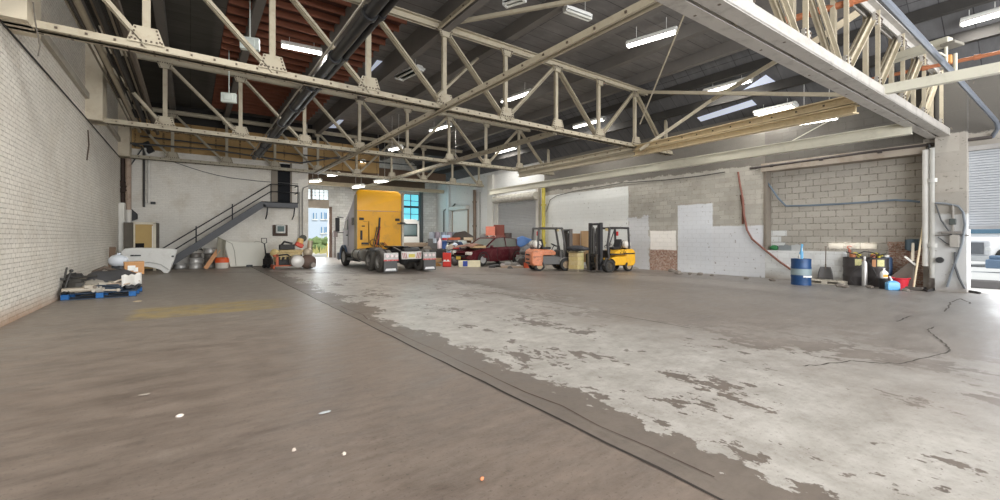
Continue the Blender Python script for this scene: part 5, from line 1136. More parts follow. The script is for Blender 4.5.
# crate between forklifts
g = gnd(577, 271.3); t = thing('wrapped_pallet', 'film-wrapped stack of yellowish boxes between the two forklifts', 'pallet load', (g.x+.1, g.y+.15, 0), .1)
t.scale = (.62, .8, 1)
b = MB(); b.bb((-.42,-.38,0), (.42,.38,.1)); b.build('pallet_base', M(150, 140, 124, .8), t, bevel=.01)
for iz in range(4):
    for ix in range(2): b = MB(); b.box((-.2+.4*ix+random.uniform(-.02,.02), 0, .2+.2*iz), (.39, .7, .19)); b.build('carton', M(206, 186+6*ix, 130+8*(iz % 2), .5, 0, .12, 5, (226, 216, 180), .5), t, bevel=.015)
b = MB(); b.grid(lambda u, v: (-.46+.92*u, -.44+.88*v, .92+.08*math.sin(u*7)*math.sin(v*5)+.06*random.random()), 8, 8); b.build('plastic_film', M(176, 168, 140, .35), t, solid=.01)
item(577, 251, 245.5, .95, 19.6, (50, 50, 54), 'black sack lying on the wrapped pallet between forklifts', 'sack', 'black_sack', 'lump')
item(573.5, 262, 233.5, .62, 22.6, (176, 140, 102), 'tall brown cardboard carton behind the orange forklift mast', 'carton', 'cardboard_carton', 'box', depth=.5)
item(585.5, 262, 231, .45, 22.0, (186, 152, 112), 'tall tan cardboard carton behind the black mast', 'carton', 'cardboard_carton', 'box', depth=.4)

# ------------------------------------------------------------------ right-hand wall things
p = gnd(801, 284.6)
t = drum('blue steel oil drum with pale band standing by the white low wall', (p.x, p.y, 0), .295, .9, M(26, 66, 112, .45, .1, .12, 3, (20, 40, 62), .5))
b = MB(); b.lathe([(.304, .345), (.304, .56)], 28); b.build('pale_band', M(128, 144, 148, .5, 0, .1), t)
b = MB(); b.lathe([(.305, .27), (.308, .3), (.305, .33)], 28, a0=-2.6, a1=-1.2); 
for a in (-2.3, -1.9, -1.7): b.box((.302*math.cos(a), .302*math.sin(a), .285), (.05, .05, .04), rz=a)
b.build('white_lettering', white, t)
t = thing('drum_pump', 'light blue hand pump and bottle standing on top of the blue drum', 'pump', (p.x-.02, p.y, .895))
b = MB(); b.lathe([(.001,0), (.06,0), (.06,.22), (.03,.28), (.03,.34), (.001,.35)], 12, (.05,0,0)); b.tube([(.05,0,.3), (.1,0,.5), (.16,0,.46)], .03); b.build('pump_body', M(96, 160, 200, .5), t)
b = MB(); b.cyl((-.12,0,0), (-.12,0,.15), .025); b.cyl((-.03,.05,0), (-.03,.05,.1), .03); b.build('fittings', M(190, 190, 186, .4), t)
p = gnd(827, 283.5); pallet('low grey pallet board under the shovel by the white wall', (p.x, p.y, 0), math.radians(92), M(178, 170, 156, .8, 0, .12), 1.15, .7, .12)
t = thing('snow_shovel', 'dark grey scoop shovel propped upright against the white low wall', 'shovel', (p.x+.2, p.y+.1, .14), math.radians(-90+6))
t.scale = (.68, .8, .88)
b = MB(); b.grid(lambda u, v: ((-.34+.68*u)*(1-.35*v**2), .06*math.cos((u-.5)*3)-.06, .5*v), 10, 8); b.build('blade', M(88, 86, 86, .5, .2, .15), t, solid=.02)
b = MB(); b.cyl((0,0,.42), (0,.05,1.3), .025); b.cyl((-.05,.05,1.31), (.05,.05,1.31), .022); b.cyl((0,0,.42),(0,.01,.62), .035); b.build('handle', M(96, 84, 74, .6), t)
# two black drums with labels
drm = M(64, 60, 60, .5, .2, .15, 3)
for px, py, lb in ((855, 284.5, 'left black oil drum with yellow label beside the white wall'), (877, 284.0, 'right black oil drum behind the silver cylinder and blue jug')):
    p = atx(px, 270, 18.66); t = drum(lb, (p.x, p.y, 0), .33, .95, drm)
    b = MB(); b.lathe([(.336, .68), (.336, .9)], 12, a0=-2.9, a1=-2.35); b.build('paper_label', M(214, 208, 150, .6, 0, .1, 9, (90, 140, 80), .6), t)
    b = MB(); b.lathe([(.337, .68), (.337, .88)], 8, a0=-2.3, a1=-1.95) if px < 870 else b.lathe([(.337, .66), (.337, .9)], 8, a0=-3.3, a1=-3.0); b.build('warning_label', M(206, 150, 110, .6), t)
p = atx(865.5, 270, 18.3); t = thing('gas_bottle', 'slim silver cylinder standing between the two black drums', 'cylinder', (p.x-.1, p.y, 0))
b = MB(); b.lathe([(.001,0), (.075,0), (.078,.05), (.078,.78), (.04,.88), (.03,.92), (.001,.92)], 16); b.build('body', M(186, 184, 182, .35, .5, .1), t)
b = MB(); b.cyl((0,0,.9), (0,0,1.0), .035); b.cyl((-.06,0,.96), (.06,0,.96), .02); b.build('valve', M(210, 208, 204, .4), t)
p = atx(849.5, 260, 18.6); t = thing('crane_hook', 'rusty lifting hook with pulley block standing on the left black drum', 'hook', (p.x, p.y, .93))
t.scale = (.62, .62, .62)
b = MB(); b.cyl((0,0,0), (0,0,.32), .022); b.build('shank', M(150, 140, 130, .5, .3), t)
b = MB(); b.ball((0,0,.36), (.24,.16,.18), 12, 8, .1); b.tube([(0,0,.42), (0,.02,.5), (0,.1,.56), (0,.08,.64), (0,-.02,.66), (0,-.1,.6)], [.05,.045,.04,.035,.03,.02], 8); b.build('hook', M(150, 84, 66, .7), t)
p = atx(887, 270, 18.7); t = thing('blue_canister', 'tall dark blue canister with white cap right of the black drums', 'canister', (p.x, p.y, 0))
b = MB(); b.lathe([(.001,0), (.13,0), (.14,.03), (.14,.92), (.11,.98), (.001,.98)], 18, (0,0,.0)); b.build('body', M(48, 72, 104, .5, 0, .1), t)
b = MB(); b.cyl((0,0,.97), (0,0,1.05), .06); b.build('cap', white, t)
for i, pts in enumerate([[(846,252), (858,255), (868,262), (860,266), (853,272), (850,279), (854,284)], [(882,255), (873,256), (868,261), (873,268), (876,275), (873,281), (868,284)], [(858,254), (864,251.5), (872,252.5), (880,255), (886,254)]]):
    pipe('rubber_hose', ['black hose looping down over the left black drum', 'black hose curling down between drum and silver cylinder', 'black hose draped across both drum tops'][i], 'hose', [atx(x, y, 18.2-.01*k) for k, (x, y) in enumerate(pts)], .017, M(46, 44, 44, .5), 8)
for px, X_, w, h, col, lb, nm, sh in [(852.5, 18.55, .2, .14, (176, 110, 70), 'small brown tin on the left black drum', 'brown_tin', 'can'), (858.5, 18.6, .16, .1, (222, 206, 60), 'yellow sprayer head on the left black drum', 'yellow_sprayer', 'lump'), (873, 18.55, .16, .12, (150, 84, 60), 'rusty tin on the right black drum', 'rusty_tin', 'can'), (879, 18.6, .2, .1, (214, 198, 60), 'yellow funnel on the right black drum', 'yellow_funnel', 'lump'), (876, 18.75, .2, .16, (60, 58, 58), 'black filter on the right black drum', 'black_filter', 'can')]:
    q = atx(px, 255, X_); b = MB()
    if sh == 'can': b.lathe([(.001,0), (w*.45,0), (w*.45,h*.9), (w*.3,h), (.001,h)], 16)
    else: b.lathe([(.001,0), (w*.2,0), (w*.2,h*.4), (w*.5,h*.6), (w*.5,h), (.001,h)], 12); b.tube([(0,0,h), (.05,.08,h+.06), (0,.2,h+.02)], .015)
    solo(b, nm, M(*col, .5, 0, .15), (q.x, q.y, .955), lb, 'tin' if 'tin' in nm else 'tool')
# front group: black bucket, white bottle, blue jug, red tub
p = atx(884, 280, 17.95); t = thing('black_pail', 'black pail with white label in front of the drums', 'bucket', (p.x, p.y, 0))
t.scale = (.78, .78, .84)
b = MB(); b.lathe([(.001,0), (.155,0), (.175,.36), (.185,.36), (.185,.38), (.165,.38), (.15,.1), (.001,.1)], 22); b.build('body', M(38, 38, 40, .45), t)
b = MB(); b.lathe([(.166, .08), (.172, .26)], 8, a0=-2.75, a1=-2.2); b.build('label_text', white, t)
b = MB(); b.lathe([(.001,.37), (.185,.37), (.185,.39), (.001,.4)], 22); b.build('lid', M(52, 52, 54, .45), t)
t = thing('oil_jug', 'white plastic jug with orange label standing on the black pail', 'jug', (p.x, p.y, .336), -.6)
t.scale = (.78, .78, .8)
b = MB(); b.loft([[(x*k, y*k*.65, z) for x, y in ((-.11,-.1),(.11,-.1),(.13,0),(.11,.1),(-.11,.1),(-.13,0))] for z, k in ((0,1),(.2,1),(.27,.75),(.32,.32),(.36,.28))]); b.build('body', M(230, 228, 222, .4), t, bevel=.015)
b = MB(); b.bb((-.1,-.075,.04), (.1,-.062,.15)); b.build('label', M(226, 160, 60, .5), t)
b = MB(); b.cyl((0,0,.355), (0,0,.4), .04); b.build('cap', white, t)
b = MB(); b.tube([(.1,.0,.26), (.17,0,.2), (.13,0,.06)], .018); b.build('handle', M(230, 228, 222, .4), t)
p = gnd(892.5, 290); t = thing('coolant_jug', 'light blue windscreen fluid jug lying in front of red tub', 'jug', (p.x, p.y, 0), -.9)
t.scale = (.8, .8, .86)
b = MB(); b.loft([[(x*k, y*k, z) for x, y in ((-.2,-.11),(.2,-.11),(.22,0),(.2,.11),(-.2,.11),(-.22,0))] for z, k in ((0,.96),(.02,1),(.24,1),(.3,.75),(.34,.3))]); b.build('body', M(96, 166, 214, .35, 0, .08), t, bevel=.02)
b = MB(); b.tube([(-.02,0,.33), (-.06,0,.42), (-.1,0,.5)], [.035,.03,.025], 10); b.build('spout', M(222, 226, 230, .4), t)
p = atx(899.5, 280, 18.25); t = thing('red_tub', 'red plastic basin beside the blue jug', 'tub', (p.x, p.y, 0))
t.scale = (.85, .85, .95)
b = MB(); b.lathe([(.001,.02), (.2,.0), (.28,.34), (.32,.36), (.31,.38), (.27,.36), (.19,.04), (.001,.04)], 26); b.build('basin', M(196, 44, 58, .4, 0, .06), t)
# brooms and boards against the low brick
b = MB(); b.cyl((0,0,0), (.0,-.12,2.2), .022, n=10); o = thing('push_broom', 'long pale broom handle leaning upright by the pillar', 'broom', atx(913.5, 287, XR-.55)); o.location.z = 0
p1 = Vector(atx(924, 220, XR-.06))-Vector(o.location)
b = MB(); b.cyl((0,0,.06), p1, .026, n=10); b.build('handle', M(206, 190, 160, .6), o)
b = MB(); b.box((0,0,.05), (.12,.45,.1)); b.build('brush_head', M(90, 84, 78, .8), o, bevel=.01)
p = atx(914.5, 246, XR-.06); t = thing('hanging_jacket', 'dark teal jacket draped over a pole by the pillar', 'jacket', p)
t.scale = (.8, .72, .8)
b = MB(); b.grid(lambda u, v: (-.1-.05*math.sin(u*9), -.28+.56*u, .28-.5*v*(.55+.45*math.sin(u*2.6))-.1*(u-.5)**2), 12, 8); b.build('cloth', M(46, 58, 64, .8, 0, .15), t, solid=.03)
b = MB(); b.cyl(atx(912.5, 262, XR-.2), atx(913, 243, XR-.1), .04, n=8); tag(b.build('wooden_pole', M(214, 204, 186, .6)), 'short pale pole standing under the dark jacket', 'pole')
b = MB(); b.bar(atx(905, 256.5, XR-.3), atx(916.5, 265.5, XR-.3), .04, .16, (1,0,0)); tag(b.build('white_board', M(224, 222, 216, .6)), 'short white board leaning diagonally across the brick', 'board')
b = MB(); b.prism([(0,0), (-.8,0), (-.8,.1), (-.1,.85), (0,.9)], -.3, 0, 'x'); t = solo(b, 'steel_ramp', M(104, 96, 88, .7, 0, .2), atx(936, 287, XR-.02), 'sloping dirty steel plate leaning at the pillar foot', 'plate', math.radians(180), bevel=.01); t.location.z = 0; t.rotation_euler = (0,0,0); t.scale = (1,1,1); t.location = (XR-.02, 3.2, 0)
t.rotation_euler = (0, 0, 0)
for v in t.data.vertices: v.co.y = -v.co.y
t.data.flip_normals()
# things on the ledge
for px, w, h, col, lb, nm, sh in [(774.5, .34, .2, (54, 122, 76), 'green cloth bundle on the wall ledge', 'green_bundle', 'lump'), (786, .46, .2, (128, 134, 136), 'grey toolbox on the wall ledge', 'grey_box', 'box'), (797, .32, .22, (176, 178, 178), 'pale grey tin on the wall ledge', 'grey_tin', 'box'), (801.5, .1, .16, (206, 206, 204), 'small white bottle at the right end of the ledge items', 'white_bottle', 'bottle')]:
    q = atx(px, 250, XR+.14); b = MB()
    if sh == 'lump': b.ball((0,0,h*.5), (.22,w,h), 12, 8, .15)
    elif sh == 'bottle': b.lathe([(.001,0), (w*.5,0), (w*.5,h*.6), (w*.2,h*.8), (w*.2,h), (.001,h)], 12)
    else: b.bb((-.1,-w/2,0), (.1,w/2,h)); b.bb((-.11,-w/2-.01,h*.7), (.11,w/2+.01,h*.76)); b.bb((-.02,-.06,h), (.02,.06,h+.03))
    o = solo(b, nm, M(*col, .5, 0, .15), (q.x, q.y, 1.12), lb, 'bottle' if sh == 'bottle' else 'box' if sh == 'box' else 'cloth', bevel=.01 if sh == 'box' else 0)
# electrics on the pillar
t = thing('electrical_panel', 'rusty grey switch gear with hanging cables mounted on the concrete pillar', 'electrical panel', (XR-.36, 2.36, 0))
def PV(px, py): q = atx(px, py, XR-.37); return Vector((q.x-(XR-.36), q.y-2.36, q.z))
q = PV(955, 242); b = MB(); b.bb((-.14, q.y-.1, q.z-.15), (0, q.y+.1, q.z+.2)); b.build('switch_box', M(150, 146, 140, .6, .1, .2), t, bevel=.01)
q = PV(953, 222); b = MB(); b.bb((-.1, q.y-.07, q.z-.08), (0, q.y+.07, q.z+.1)); b.build('socket_box', M(70, 76, 74, .5), t, bevel=.01)
q = PV(952, 233); b = MB(); b.bb((-.1, q.y-.22, q.z-.03), (0, q.y+.22, q.z+.05)); b.bb((-.05, q.y-.35, q.z-.09), (0, q.y+.35, q.z-.05)); b.build('bus_bar', M(112, 108, 104, .6, .1, .2), t, bevel=.01)
q = PV(940, 260); b = MB(); b.cyl((-.08, q.y, q.z), (0, q.y, q.z), .09, n=12); b.build('round_gauge', steel_dark, t)
def cab(pts, r, lb, mt=None): pipe('power_cable', lb, 'cable', [atx(x, y, XR-.42) for x, y in pts], r, mt or M(64, 66, 70, .5), 6)
cab([(935, 203), (945, 203.5), (958, 206), (963, 212), (965, 225), (962, 243), (957, 258), (951, 274), (947, 287)], .03, 'grey looping cable from pillar head to floor', M(110, 116, 122, .5))
cab([(955, 252), (955, 266), (959, 278), (965, 289)], .028, 'dark cable hanging from the switch box to the floor')
cab([(936, 205), (941, 220), (948, 230), (954, 238)], .018, 'thin cable slanting across the pillar face')
cab([(938, 237), (946, 243), (953, 246)], .016, 'thin lower cable on the pillar face')
cab([(953, 205), (953, 238)], .03, 'vertical conduit above the switch box', M(130, 126, 120, .5))
for i, pts in enumerate([[(905, 289), (918, 290), (930, 289), (944, 291), (958, 291), (974, 293)], [(920, 286), (935, 288), (950, 287), (962, 291), (980, 294)], [(895, 287), (912, 287), (928, 292), (940, 289)]]):
    pipe('floor_cable', ['thick black cable snaking over the floor at the pillar foot', 'second black cable on the floor trailing out past the pillar', 'short black cable on floor near the red tub'][i], 'cable', [gnd(x, y)+Vector((0,0,.035)) for x, y in pts], .035, M(50, 48, 48, .6), 6)
# rubble along the base of the right wall
k = 0
for px, py, s in [(690, 274.5, .1), (700, 275, .12), (712, 276, .09), (746, 279, .09), (772, 281, .1), (678, 274, .18), (672, 272, .16), (840, 287, .12), (905, 291, .1), (846, 288, .09), (870, 288, .1)]:
    g = gnd(px, py); b = MB(); b.ball((0,0,s*.35), (s*1.6, s*2.2, s), 7, 5, .3); k += 1
    solo(b, 'rubble_chunk', M(122, 114, 106, .9, 0, .3), (min(g.x, XR-.12), g.y, 0), 'small crumbled masonry chunk at the foot of the right wall', 'rubble', group='rubble along the right wall')
for px, py, lb, sz, cl in [(137.5, 301.5, 'tan paper scrap on the floor right of the blue pallet', .16, (200, 180, 150)), (180, 416.5, 'white crumpled scrap on the brown floor at lower left', .06, (226, 216, 206)), (145, 395, 'pale smear of dried filler on the brown floor', .09, (176, 166, 156)), (294, 451, 'tiny pale scrap on the near floor left of centre', .03, (190, 176, 164)), (482, 480, 'tiny orange scrap on the near floor', .03, (206, 130, 90)), (344, 455, 'small pale sliver on the near floor', .03, (196, 184, 172)), (325, 413, 'white paint splash on the brown floor', .09, (186, 190, 194))]:
    g = gnd(px, py); b = MB(); b.ball((0,0,.008), (sz*1.1, sz*.6, .03 if 'smear' not in lb and 'splash' not in lb else .008), 9, 5, .25); solo(b, 'floor_scrap', M(*cl, .8), (g.x, g.y, 0), lb, 'scrap')

# ------------------------------------------------------------------ seen through the doors
t = thing('office_building', 'pale blue-grey building with paired windows seen through the far door', 'building', (6, 62, 0))
b = MB(); b.bb((-6, 0, 0), (24, 8, 16)); b.build('facade', M(186, 200, 216, .8, 0, .05, .4), t, smooth=0)
def W(px, py): q = aty(px, py, 62); return q.x-6, q.z
for (xa, ya, xb, yb) in [(321, 219, 324.5, 212.5), (325.5, 219, 329, 213), (321, 233, 324.5, 227), (325.5, 232.5, 329, 227), (313, 219, 316.5, 213)]:
    x0, z0 = W(xa, ya); x1, z1 = W(xb, yb)
    b = MB(); b.bb((x0, -.1, z0), (x1, .02, z1)); w_ = b.build('window', M(110, 150, 186, .2), t, smooth=0)
    b = MB(); b.bb((x0-.1, -.15, z0-.15), (x1+.1, -.05, z0)); b.bb(((x0+x1)/2-.06, -.16, z0), ((x0+x1)/2+.06, -.1, z1)); b.build('window_frame', white, w_, smooth=0)
b = MB()
for i in range(700):
    x, y = random.uniform(2.5, 16), random.uniform(44, 60); h = random.uniform(.5, 1.5)*(1+.5*math.sin(x)); b.add([(x-.12,y,0), (x+.12,y,0), (x+random.uniform(-.3,.3),y,h)], [(0,1,2)])
tag(b.build('dry_grass', M(176, 168, 110, .9, 0, .3, .5, (120, 140, 80), .8), smooth=0), 'tall dry weeds growing beyond the far door', 'grass', kind='stuff')
for px, dep, lb in ((322, 46, 'round green shrub among weeds beyond the far door'), (316, 50, 'smaller green shrub left in the doorway view')):
    g = atd(px, 250, dep); b = MB()
    for i in range(14): b.ball((random.uniform(-.8,.8), random.uniform(-.5,.5), random.uniform(.4,1.3)), (.9,.9,.8), 8, 6, .25)
    solo(b, 'shrub', M(120, 140, 92, .9, 0, .3, 2), (g.x, g.y, -.02), lb, 'shrub')
g = aty(328.6, 258.5, 37.2); t = thing('safety_bollard', 'yellow safety bollard just outside the far door', 'bollard', (g.x, g.y, -.02))
b = MB(); b.lathe([(.001,1.15), (.1,1.12), (.14,1.05), (.14,0), (.001,0)], 16); b.build('post', M(232, 196, 62, .5), t)
t2 = thing('blue_bin_stand', 'dark post with box beside the far door jamb', 'post', tuple(aty(335, 258, 35.5))); t2.location.z = 0
b = MB(); b.cyl((0,0,0), (0,0,2.0), .05); b.build('post', M(84, 70, 66, .6), t2)
b = MB(); b.box((0,-.08,1.9), (.35,.2,.5)); b.build('box', M(120, 110, 108, .6), t2, bevel=.02)
# white lorry outside the right door
g = Vector((37.5, 2.7, 0)); t = thing('white_lorry', 'white lorry cab parked outside under the half-raised right shutter', 'truck', (g.x+.9, g.y-.2, 0), math.radians(62))
b = MB(); b.loft([[(x, y, z) for x, z in ((-1.1,.7), (-1.1,zt-.25), (-.9,zt), (.9,zt), (1.1,zt-.25), (1.1,.7))] for y, zt in ((0, 2.9), (1.2, 2.85), (1.75, 1.75))]); b.build('cab', M(232, 232, 232, .4, 0, .04), t, bevel=.05)
b = MB(); b.loft([[(x, y, z) for x, z in ((-.85,.6), (-.85,zt), (.85,zt), (.85,.6))] for y, zt in ((1.7, 1.7), (2.9, 1.45))]); b.build('hood', M(228, 228, 230, .4, 0, .04), t, bevel=.08)
b = MB(); b.prism([(1.26, 2.75), (1.72, 1.85), (1.76, 1.85), (1.3, 2.78)], -.95, .95, 'x'); b.build('windshield', M(96, 130, 150, .15), t, smooth=0)
b = MB(); b.bb((-.6,2.9,.7), (.6,2.95,1.35)); b.build('grille', M(120, 122, 126, .4, .4), t, bevel=.02)
b = MB(); b.bb((-1.15,2.85,.3), (1.15,3.1,.62)); b.build('bumper', M(206, 206, 206, .4, .2), t, bevel=.04)
for s in (-1, 1):
    w = tyre((s*.98, 2.1, .5), .5, .28).build('wheel', rubber, t); rim((s*.98, 2.1, .5), .5, .28, 'x', s, .05).build('wheel_rim', M(200, 200, 200, .4, .5), w)
    b = MB(); b.box((s*.8, 2.92, 1.0), (.26, .1, .22)); b.build('head_lamp', M(240, 240, 236, .2), t, bevel=.04)
    b = MB(); b.bb((s*1.3, 1.5, 1.7), (s*1.5, 1.6, 2.3)); b.build('mirror', M(70, 72, 76, .5), t, bevel=.03)
    b = MB(); b.prism([(.3, 1.75), (.3, 2.55), (1.05, 2.55), (1.4, 1.8)], s*1.1, s*1.12, 'x'); b.build('side_window', M(96, 120, 136, .2), t, smooth=0)
    tyre((s*.98, -1.2, .5), .5, .28).build('wheel', rubber, t)
b = MB(); b.bb((-1.1,-3,.8), (1.1,-.1,1.0)); b.build('flat_deck', M(120, 120, 122, .6), t)
g = gnd(977, 287); b = MB(); b.prism([(-.6,0), (.6,0), (.52,.2), (.3,.26), (-.3,.26), (-.52,.2)], -.2, .2, 'x'); solo(b, 'rubber_kerb', M(94, 92, 92, .8, 0, .15), (max(g.x, XR+.9), g.y-.15, -.02), 'dark rubber kerb block on the ground outside the right door', 'kerb', math.radians(8), bevel=.04)
g = atd(996, 268, 20.0); b = MB(); b.bb((-.4,-.3,.2), (.4,.3,.62)); b.bb((-.25,-.32,.62), (.2,.2,.8)); b.cyl((-.25,-.34,.2), (.25,-.34,.2), .2); solo(b, 'blue_generator', M(116, 138, 164, .5, 0, .12), (g.x, g.y, -.02), 'blue machine at the far right edge beyond the shutter', 'machine', bevel=.05)
t = thing('warehouse_block', 'white building front across the side yard beyond the right shutter', 'building', (50, 0, 0))
b = MB(); b.bb((0, -25, 0), (6, 30, 9)); b.build('facade', M(226, 228, 230, .8, 0, .04, .4), t, smooth=0)

# ------------------------------------------------------------------ lights
tube = emis(255, 252, 244, 9)
housing = M(226, 226, 222, .5, 0, .05)
def hi(px, py):
    p = atz(px, py, DK-.55)
    return p if p.x < XK-.2 else onslope(px, py)-Vector((0, 0, .3))
def fixture(label, a, b_, dep, lit=True, w=.22, P=60, depb=None, roof=True):
    p = hi(*a) if roof else atd(*a, dep); q = hi(*b_) if roof else atz(*b_, p.z); mid = (p+q)/2; d = (q-p); d.z = 0; Ln = max(.5, d.length); ang_ = math.atan2(d.y, d.x)
    t = thing('fluorescent_light', label, 'light', mid, ang_)
    b = MB(); b.bb((-Ln/2, -w*.5, .02), (Ln/2, w*.5, .10)); b.prism([(-w*.5, .02), (w*.5, .02), (w*.2, .16), (-w*.2, .16)], -Ln/2, Ln/2, 'x'); b.build('reflector', housing, t, smooth=0)
    for s in (-1, 1):
        b = MB(); b.cyl((-Ln*.48, s*w*.26, -.02), (Ln*.48, s*w*.3, -.02), .04, n=10); b.build('tube', tube if lit else M(206, 206, 198, .4), t)
    b = MB()
    for s in (-1, 1): MB().bb((s*Ln*.48-.03, -w*.4, -.05), (s*Ln*.48+.03, w*.4, .05)).build('end_cap', housing, t, smooth=0)
    up = DK if mid.x < XK else slopez(mid.x)
    for s in (-1, 1):
        if up-mid.z > .2: MB().cyl((s*Ln*.3, 0, .1), (s*Ln*.3, 0, up-mid.z), .008, n=6).build('hanger', housing, t, smooth=0)
    if lit:
        ld = bpy.data.lights.new('tube_glow', 'AREA'); ld.shape = 'RECTANGLE'; ld.size = Ln; ld.size_y = w; ld.energy = P; ld.color = (1, .97, .91)
        lo = bpy.data.objects.new('tube_glow', ld); COL.objects.link(lo); lo.parent = t; lo.location = (0, 0, -.08)
    return t
KP = 130
def fill_fixture(x, y, z, P):  # unseen fixture added to fill the dark left side with light
    t = fixture('added twin-tube fill light hanging out of view above the viewer at %d, %d metres' % (x, y), (627, 46), (677, 31), 12.6, P=P, roof=False)
    t.location = (x, y, z); t.rotation_euler = (0, 0, PI/2); t['label'] = 'added unseen fill light over the %s of the hall' % {(-1, 3): 'left side', (0, 8): 'left middle', (4, 3): 'centre front', (9, 2): 'right front', (3, -4): 'rear left', (11, -4): 'rear right'}[(x, y)]
for q_ in ((-1, 3), (0, 8), (3, -4)): fill_fixture(q_[0], q_[1], H+6.3, 210)
fixture('bright twin-tube light hanging nearest the centre right roof', (627, 46), (677, 31), 12.6, P=KP, depb=11.0)
fixture('bright twin-tube light near the eaves, second from the centre', (704, 85), (752, 71), 15.2, P=70, depb=13.6)
fixture('bright twin-tube light at the top right corner of the frame', (961, 13), (1004, -1), 10.5, P=60, depb=9.5)
fixture('twin-tube light behind the near truss, right of its middle', (574, 121), (604, 113), 20, P=KP, depb=18.6)
fixture('twin-tube light just above the near truss lower chord', (502, 102), (531, 92), 19, P=KP, depb=17.4)
fixture('twin-tube light seen between trusses at mid left', (430, 131), (451, 125), 22, P=KP, depb=20.5)
fixture('small twin-tube light over the red car', (496, 148.5), (516, 142.5), 26, P=KP, depb=24.5)
fixture('small light left over the far door, lowest of the far group', (311, 181.5), (320, 180.5), 30, P=110, w=.4, roof=False)
fixture('small light above the far door panes', (329, 175.5), (339, 174), 29, P=110, w=.4, roof=False)
fixture('small light above the yellow truck roof', (376, 182), (387, 180.5), 29.5, P=110, w=.4, roof=False)
fixture('small light between the far door and the yellow truck', (354, 187.5), (363, 186), 31, P=110, w=.4, roof=False)
fixture('small light behind the tan sheets over the far bay', (354, 163), (364, 161.5), 29.2, P=8, w=.4, roof=False)
fixture('small light at the second truss lower chord', (390, 150), (401, 147.5), 25, P=110, w=.4, roof=False)
fixture('small light hanging under the second truss right of centre', (447, 163.5), (458, 161.5), 26, P=110, w=.4, roof=False)
fixture('light mounted among the red joists at upper left', (281, 45), (322, 53), 14.5, P=130, depb=15)
fixture('wide reflector light in the sloping roof above the tan beam', (756, 107), (796, 96), 15.2, P=60, w=.5)
fixture('slim light on the wall below the tan beam', (796, 124), (838, 117.5), 15.5, P=7, w=.12, roof=False)
fixture('unlit white panel light above the near truss centre', (399, 79), (420, 69), 14.5, lit=False, w=.5, depb=13.5)
fixture('unlit light fitting at the top edge centre', (505, 5), (524, -1), 11.5, lit=False, w=.3)
fixture('unlit dark-bodied light near top centre', (565, 10), (590, 19), 12, lit=False, w=.2)
# small white boxes on roof at left
for (px, py, dep, lb) in [(229, 98, 16, 'white junction box hanging left of the red joists'), (250, 44, 12.5, 'white junction box on the truss at upper left')]:
    q = atd(px, py, dep); b = MB(); b.box((0,0,0), (.5,.18,.35)); b.cyl((0,0,.15), (0,0,DK-q.z), .02); b.box((0,-.1,0), (.3,.03,.2)); solo(b, 'junction_box', M(214, 222, 216, .5), q, lb, 'box', -.3, bevel=.02)
q = atd(946, 54, 9.2); t = thing('heater_valve', 'pale valve assembly with copper fitting on the short right girder', 'valve', q)
b = MB(); b.cyl((0,0,-.25), (0,0,.15), .03); b.tube([(0,0,-.05), (-.2,.05,-.02), (-.35,.1,-.02)], .02); b.cyl((.3,-.1,-.5), (.3,-.1,.05), .035); b.build('pipework', ivory, t)
b = MB(); b.box((.1,-.03,-.1), (.12,.1,.18)); b.build('copper_fitting', M(196, 140, 80, .5), t, bevel=.02)
t = thing('unit_heater', 'long off-white heater duct bracket above the grey truss at right', 'heater', atd(916, 52, 10.0), ang+1.35)
b = MB(); b.bb((-.6,-.12,-.08), (.6,.12,.1)); b.build('casing', ivory, t, bevel=.02)
b = MB(); b.bb((-.75,-.2,-.12), (-.5,.2,-.06)); b.build('bracket', M(130, 126, 116), t, bevel=.01)
# exhaust fan ring high on right wall
q = atd(722, 146, 19.5); t = thing('wall_fan', 'dark round fan ring high on the right wall', 'fan', q, math.radians(90))
b = MB(); b.lathe([(.24,-.08), (.3,-.1), (.3,.1), (.24,.08), (.24,-.08)], 20, (0,0,0), 'y'); b.build('ring', M(60, 58, 56, .6), t)
b = MB()
for k_ in range(4): a_ = k_*PI/2; b.box((.13*math.cos(a_), 0, .13*math.sin(a_)), (.2,.02,.1), ry=-a_)
b.build('blades', steel_dark, t, smooth=0)

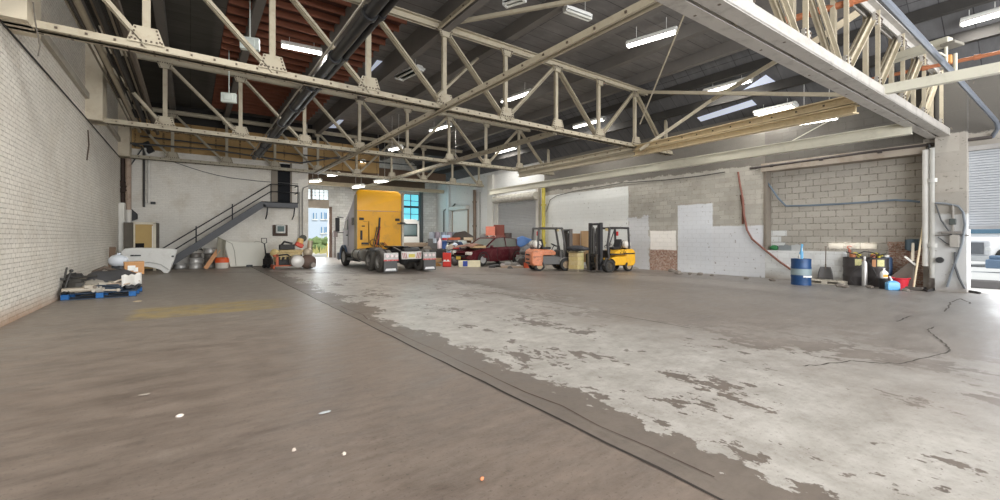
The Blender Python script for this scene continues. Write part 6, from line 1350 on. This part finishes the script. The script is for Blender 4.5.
# fill lamp added behind the viewer, daylight at doors and panes, added sun strip lamp
def area(name, loc, rot, sx, sy, P, col=(1,1,1), spread=PI):
    ld = bpy.data.lights.new(name, 'AREA'); ld.shape = 'RECTANGLE'; ld.size = sx; ld.size_y = sy; ld.energy = P; ld.color = col; ld.spread = spread
    lo = bpy.data.objects.new(name, ld); COL.objects.link(lo); lo.location = loc; lo.rotation_euler = rot; return lo
area('front_fill', (8, YB-.5, 4.2), (math.radians(90), 0, 0), 20, 7, 4300, (.98, .99, 1))  # unseen fill lamp added to brighten the hall from behind the viewer
area('far_door_daylight', (7.7, YF+1.0, 2.2), (math.radians(-90), 0, 0), 2.4, 3.8, 260, (.85, .93, 1))
area('clerestory_daylight', (16.1, YF-.3, 4.4), (math.radians(-90), 0, 0), 1.6, 2.2, 60, (.5, .9, 1))
area('side_door_daylight', (XR+1.5, 0, 1.0), (math.radians(90), 0, math.radians(90)), 3.5, 1.8, 160, (.95, .97, 1))
area('sun_strip_fill', (XR-2.2, 4.95, 1.35), (math.radians(90), 0, math.radians(-90)), 1.3, .16, 1.3, (1, .95, .86), math.radians(6))  # unseen lamp added in front of the wall to throw a sunlit strip
sun = bpy.data.lights.new('sun', 'SUN'); sun.energy = 3.2; sun.angle = .02; sun.color = (1, .97, .9)
so = bpy.data.objects.new('sun', sun); COL.objects.link(so); so.rotation_euler = (math.radians(38), math.radians(8), 0); so.location = (0, -30, 40)

W_ = bpy.data.worlds.new('sky'); bpy.context.scene.world = W_; W_.use_nodes = True
bg = W_.node_tree.nodes['Background']; bg.inputs[0].default_value = (.86, .93, 1, 1); bg.inputs[1].default_value = 1.0

# ------------------------------------------------------------------ camera
cd = bpy.data.cameras.new('camera'); cam = bpy.data.objects.new('camera', cd); COL.objects.link(cam)
cam.location = EYE; cam.rotation_euler = (math.radians(90), 0, -YAW)
cd.sensor_width = 36; cd.sensor_fit = 'HORIZONTAL'; cd.lens = FOC/1000*36; cd.shift_y = -13/1000; cd.clip_end = 300; cd.clip_start = .05
sc = bpy.context.scene; sc.camera = cam
sc.view_settings.view_transform = 'Standard'; sc.view_settings.look = 'None'; sc.view_settings.exposure = 0.08; sc.view_settings.gamma = 1.0
sc.cycles.use_adaptive_sampling = False
